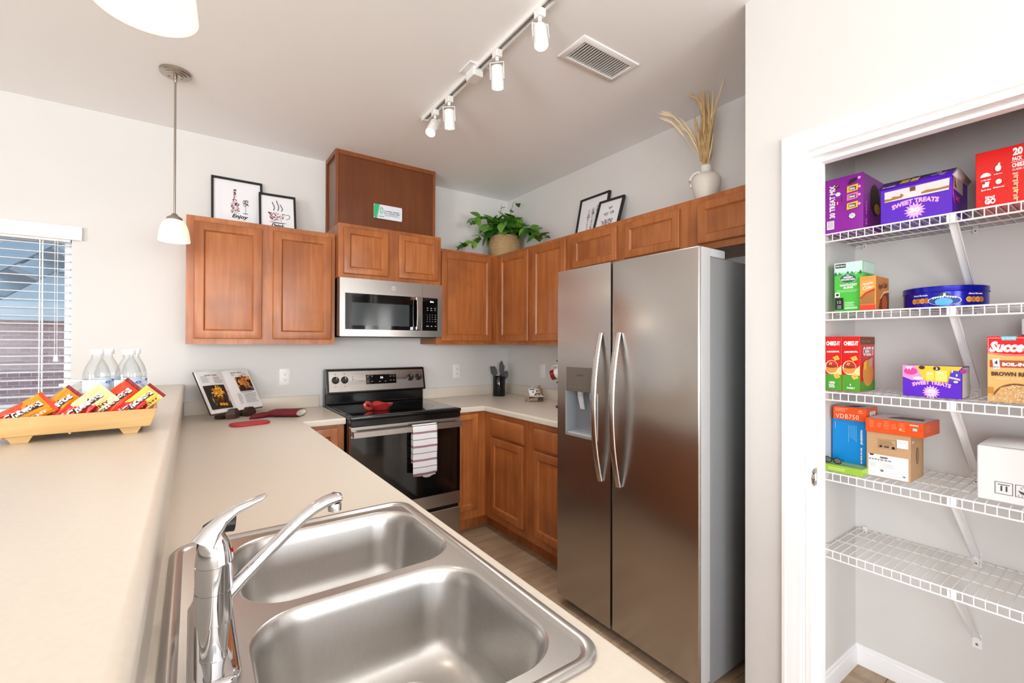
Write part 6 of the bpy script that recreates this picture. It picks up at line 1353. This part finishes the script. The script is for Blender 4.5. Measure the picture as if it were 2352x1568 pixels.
Fp.rect(.006, .002, .122, .082, flat(240, 240, 242)); Fp.ell(.016, .082, .007, .006, BLK, a0=math.pi, a1=2 * math.pi, n=12); Fp.frame(.036, .108, .088, .140, .0008, flat(80, 60, 44)); Fp.lines(.039, .134, .085, 4, .005, .0015, flat(110, 86, 64)); Fp.ell(.044, .114, .005, .0035, BLK); Fp.rect(.053, .1115, .068, .1165, flat(60, 46, 36)); Fp.ell(.080, .113, .005, .005, BLK)
Fp.rect(.090, .116, .122, .146, flat(236, 238, 244)); Fp.lines(.092, .141, .118, 3, .004, .001, flat(180, 184, 194)); Fp.rect(.042, .070, .064, .076, flat(110, 106, 100)); Fp.text('SL PR US PL BTM TAG RET', .042, .064, .006, flat(120, 116, 112), w=.065); Fp.lines(.012, .05, .03, 3, .005, .0012, flat(190, 190, 192)); Fp.lines(.05, .05, .1, 3, .005, .0012, flat(196, 196, 198), .5); Fp.line([(.008, .036), (.12, .032)], .0005, flat(200, 200, 202)); Fp.rect(.044, .022, .052, .03, flat(120, 120, 120)); Fp.rect(.108, .014, .115, .019, flat(120, 120, 120)); Fp.frame(.06, .012, .105, .028, .0006, flat(190, 190, 194)); Fp.build('front_print', c)
Sp.ell(.075, .085, .017, .03, flat(104, 84, 64)); Sp.ell(.075, .085, .013, .025, flat(150, 120, 90)); Sp.rect(.01, .135, .03, .145, flat(222, 214, 206)); Sp.build('side_print', c)
c, Fp, Sp, Tp = carton('tablet_box', 'flat orange electronics box lying on the brown carton', 'carton', 2.052, .634, z4 + .1632, .166, .17, .050, ORB, dr=-2)
for k in range(5): Fp.lines(.012 + k * .022, .042 - (k % 2) * .008, .030 + k * .022, 5 - (k % 2) * 2, .006, .0018, flat(246, 150, 104), .3)
Fp.text('honeywell', .142, .041, .005, WHT, w=.024, bold=.03); Fp.rect(.138, .022, .150, .031, flat(150, 210, 240)); Fp.ell(.104, .022, .003, .0025, flat(255, 214, 190)); Fp.lines(.1, .016, .118, 1, .004, .0012, flat(246, 160, 120)); Fp.build('front_print', c)
Sp.lines(.02, .034, .07, 3, .008, .002, flat(246, 160, 120)); Sp.build('side_print', c)
Tp.rect(.002, .002, .164, .168, flat(226, 220, 220)); Tp.poly([(.05, .05), (.15, .06), (.14, .12), (.07, .13), (.05, .09)], flat(92, 86, 82)); Tp.build('top_print', c)
c, Fp, Sp, Tp = carton('flat_green_box', 'flat lime green box lying in front of the blue box', 'carton', 2.006, .760, z4, .13, .083, .026, mat('carton_lime', rgb(156, 196, 62), .3))
Fp.lines(.02, .014, .08, 2, .006, .002, flat(226, 244, 160), .3); Fp.build('front_print', c)
Tp.text('SECURITY', .075, .052, .014, flat(220, 240, 220), w=.075, bold=.04); Tp.lines(.03, .03, .06, 1, .004, .002, flat(226, 244, 200)); Tp.build('top_print', c)
sg = E('sunglasses', 'black folded sunglasses lying on the lime green box', 'sunglasses', (2.04, .742, z4 + .0265))
for k, yy in enumerate((.748, .716)):
    g = G(); g.tube([(2.022 + .004 * math.cos(t), yy + .015 * math.cos(t), z4 + .0395 + .0105 * math.sin(t)) for t in [2 * math.pi * q / 14 for q in range(15)]], .0016, 6); g.build('rim', BLACKP, sg)
    g = G(); g.add([(2.022, yy, z4 + .0395)] + [(2.022 + .004 * math.cos(t), yy + .014 * math.cos(t), z4 + .0395 + .0095 * math.sin(t)) for t in [2 * math.pi * q / 14 for q in range(14)]], [(0, q + 1, (q + 1) % 14 + 1) for q in range(14)]); g.build('lens', mat('smoke_lens', rgb(120, 120, 124), .08, .4), sg)
    G().tube([(2.024, yy + (.014 if k == 0 else -.014), z4 + .046), (2.05, yy + (.016 if k == 0 else -.008), z4 + .042), (2.078, yy + (.012 if k == 0 else -.002), z4 + .030)], .0016, 6).build('temple', BLACKP, sg)
G().tube([(2.020, .735, z4 + .044), (2.018, .732, z4 + .046), (2.020, .729, z4 + .044)], .0014, 6).build('bridge', BLACKP, sg)
c, Fp, Sp, Tp = carton('white_shipping_box', 'large white shipping box with handling symbols on the fourth pantry shelf', 'carton', 2.042, .340, z4, .34, .26, .168, mat('white_card', rgb(230, 231, 231), .7, var=.03, vscale=10), bev=.003)
DG = flat(70, 64, 66)
for (x0, x1) in ((.040, .077), (.083, .12)): Fp.frame(x0, .026, x1, .062, .0015, DG)
Fp.line([(.046, .055), (.071, .055)], .0022, DG)
for x in (.0535, .0645): Fp.line([(x, .051), (x, .038)], .0035, DG); Fp.poly([(x - .003, .039), (x + .003, .039), (x, .034)], DG)
Fp.poly([(.088, .046), (.102, .042), (.116, .047), (.11, .036), (.102, .034), (.094, .037)], DG); Fp.line([(.1 + .006 * math.cos(t * .6), .053 + .004 * math.sin(t * .6)) for t in range(8)], .001, DG)
for k in range(4): Fp.ell(.089 + k * .008, .031, .0012, .0012, DG, 8)
Fp.build('front_print', c)
g = G(); g.loft([[(-.165, -.128, .1715), (.17, -.128, .178)], [(-.15, -.02, .186), (.18, -.02, .19)], [(-.12, .05, .183), (.18, .05, .188)], [(-.11, .125, .1695), (.18, .125, .1695)]], False, (False, False)); g.build('loose_flap', mat('white_card'), c, world=False).modifiers.new('thickness', 'SOLIDIFY').thickness = .003
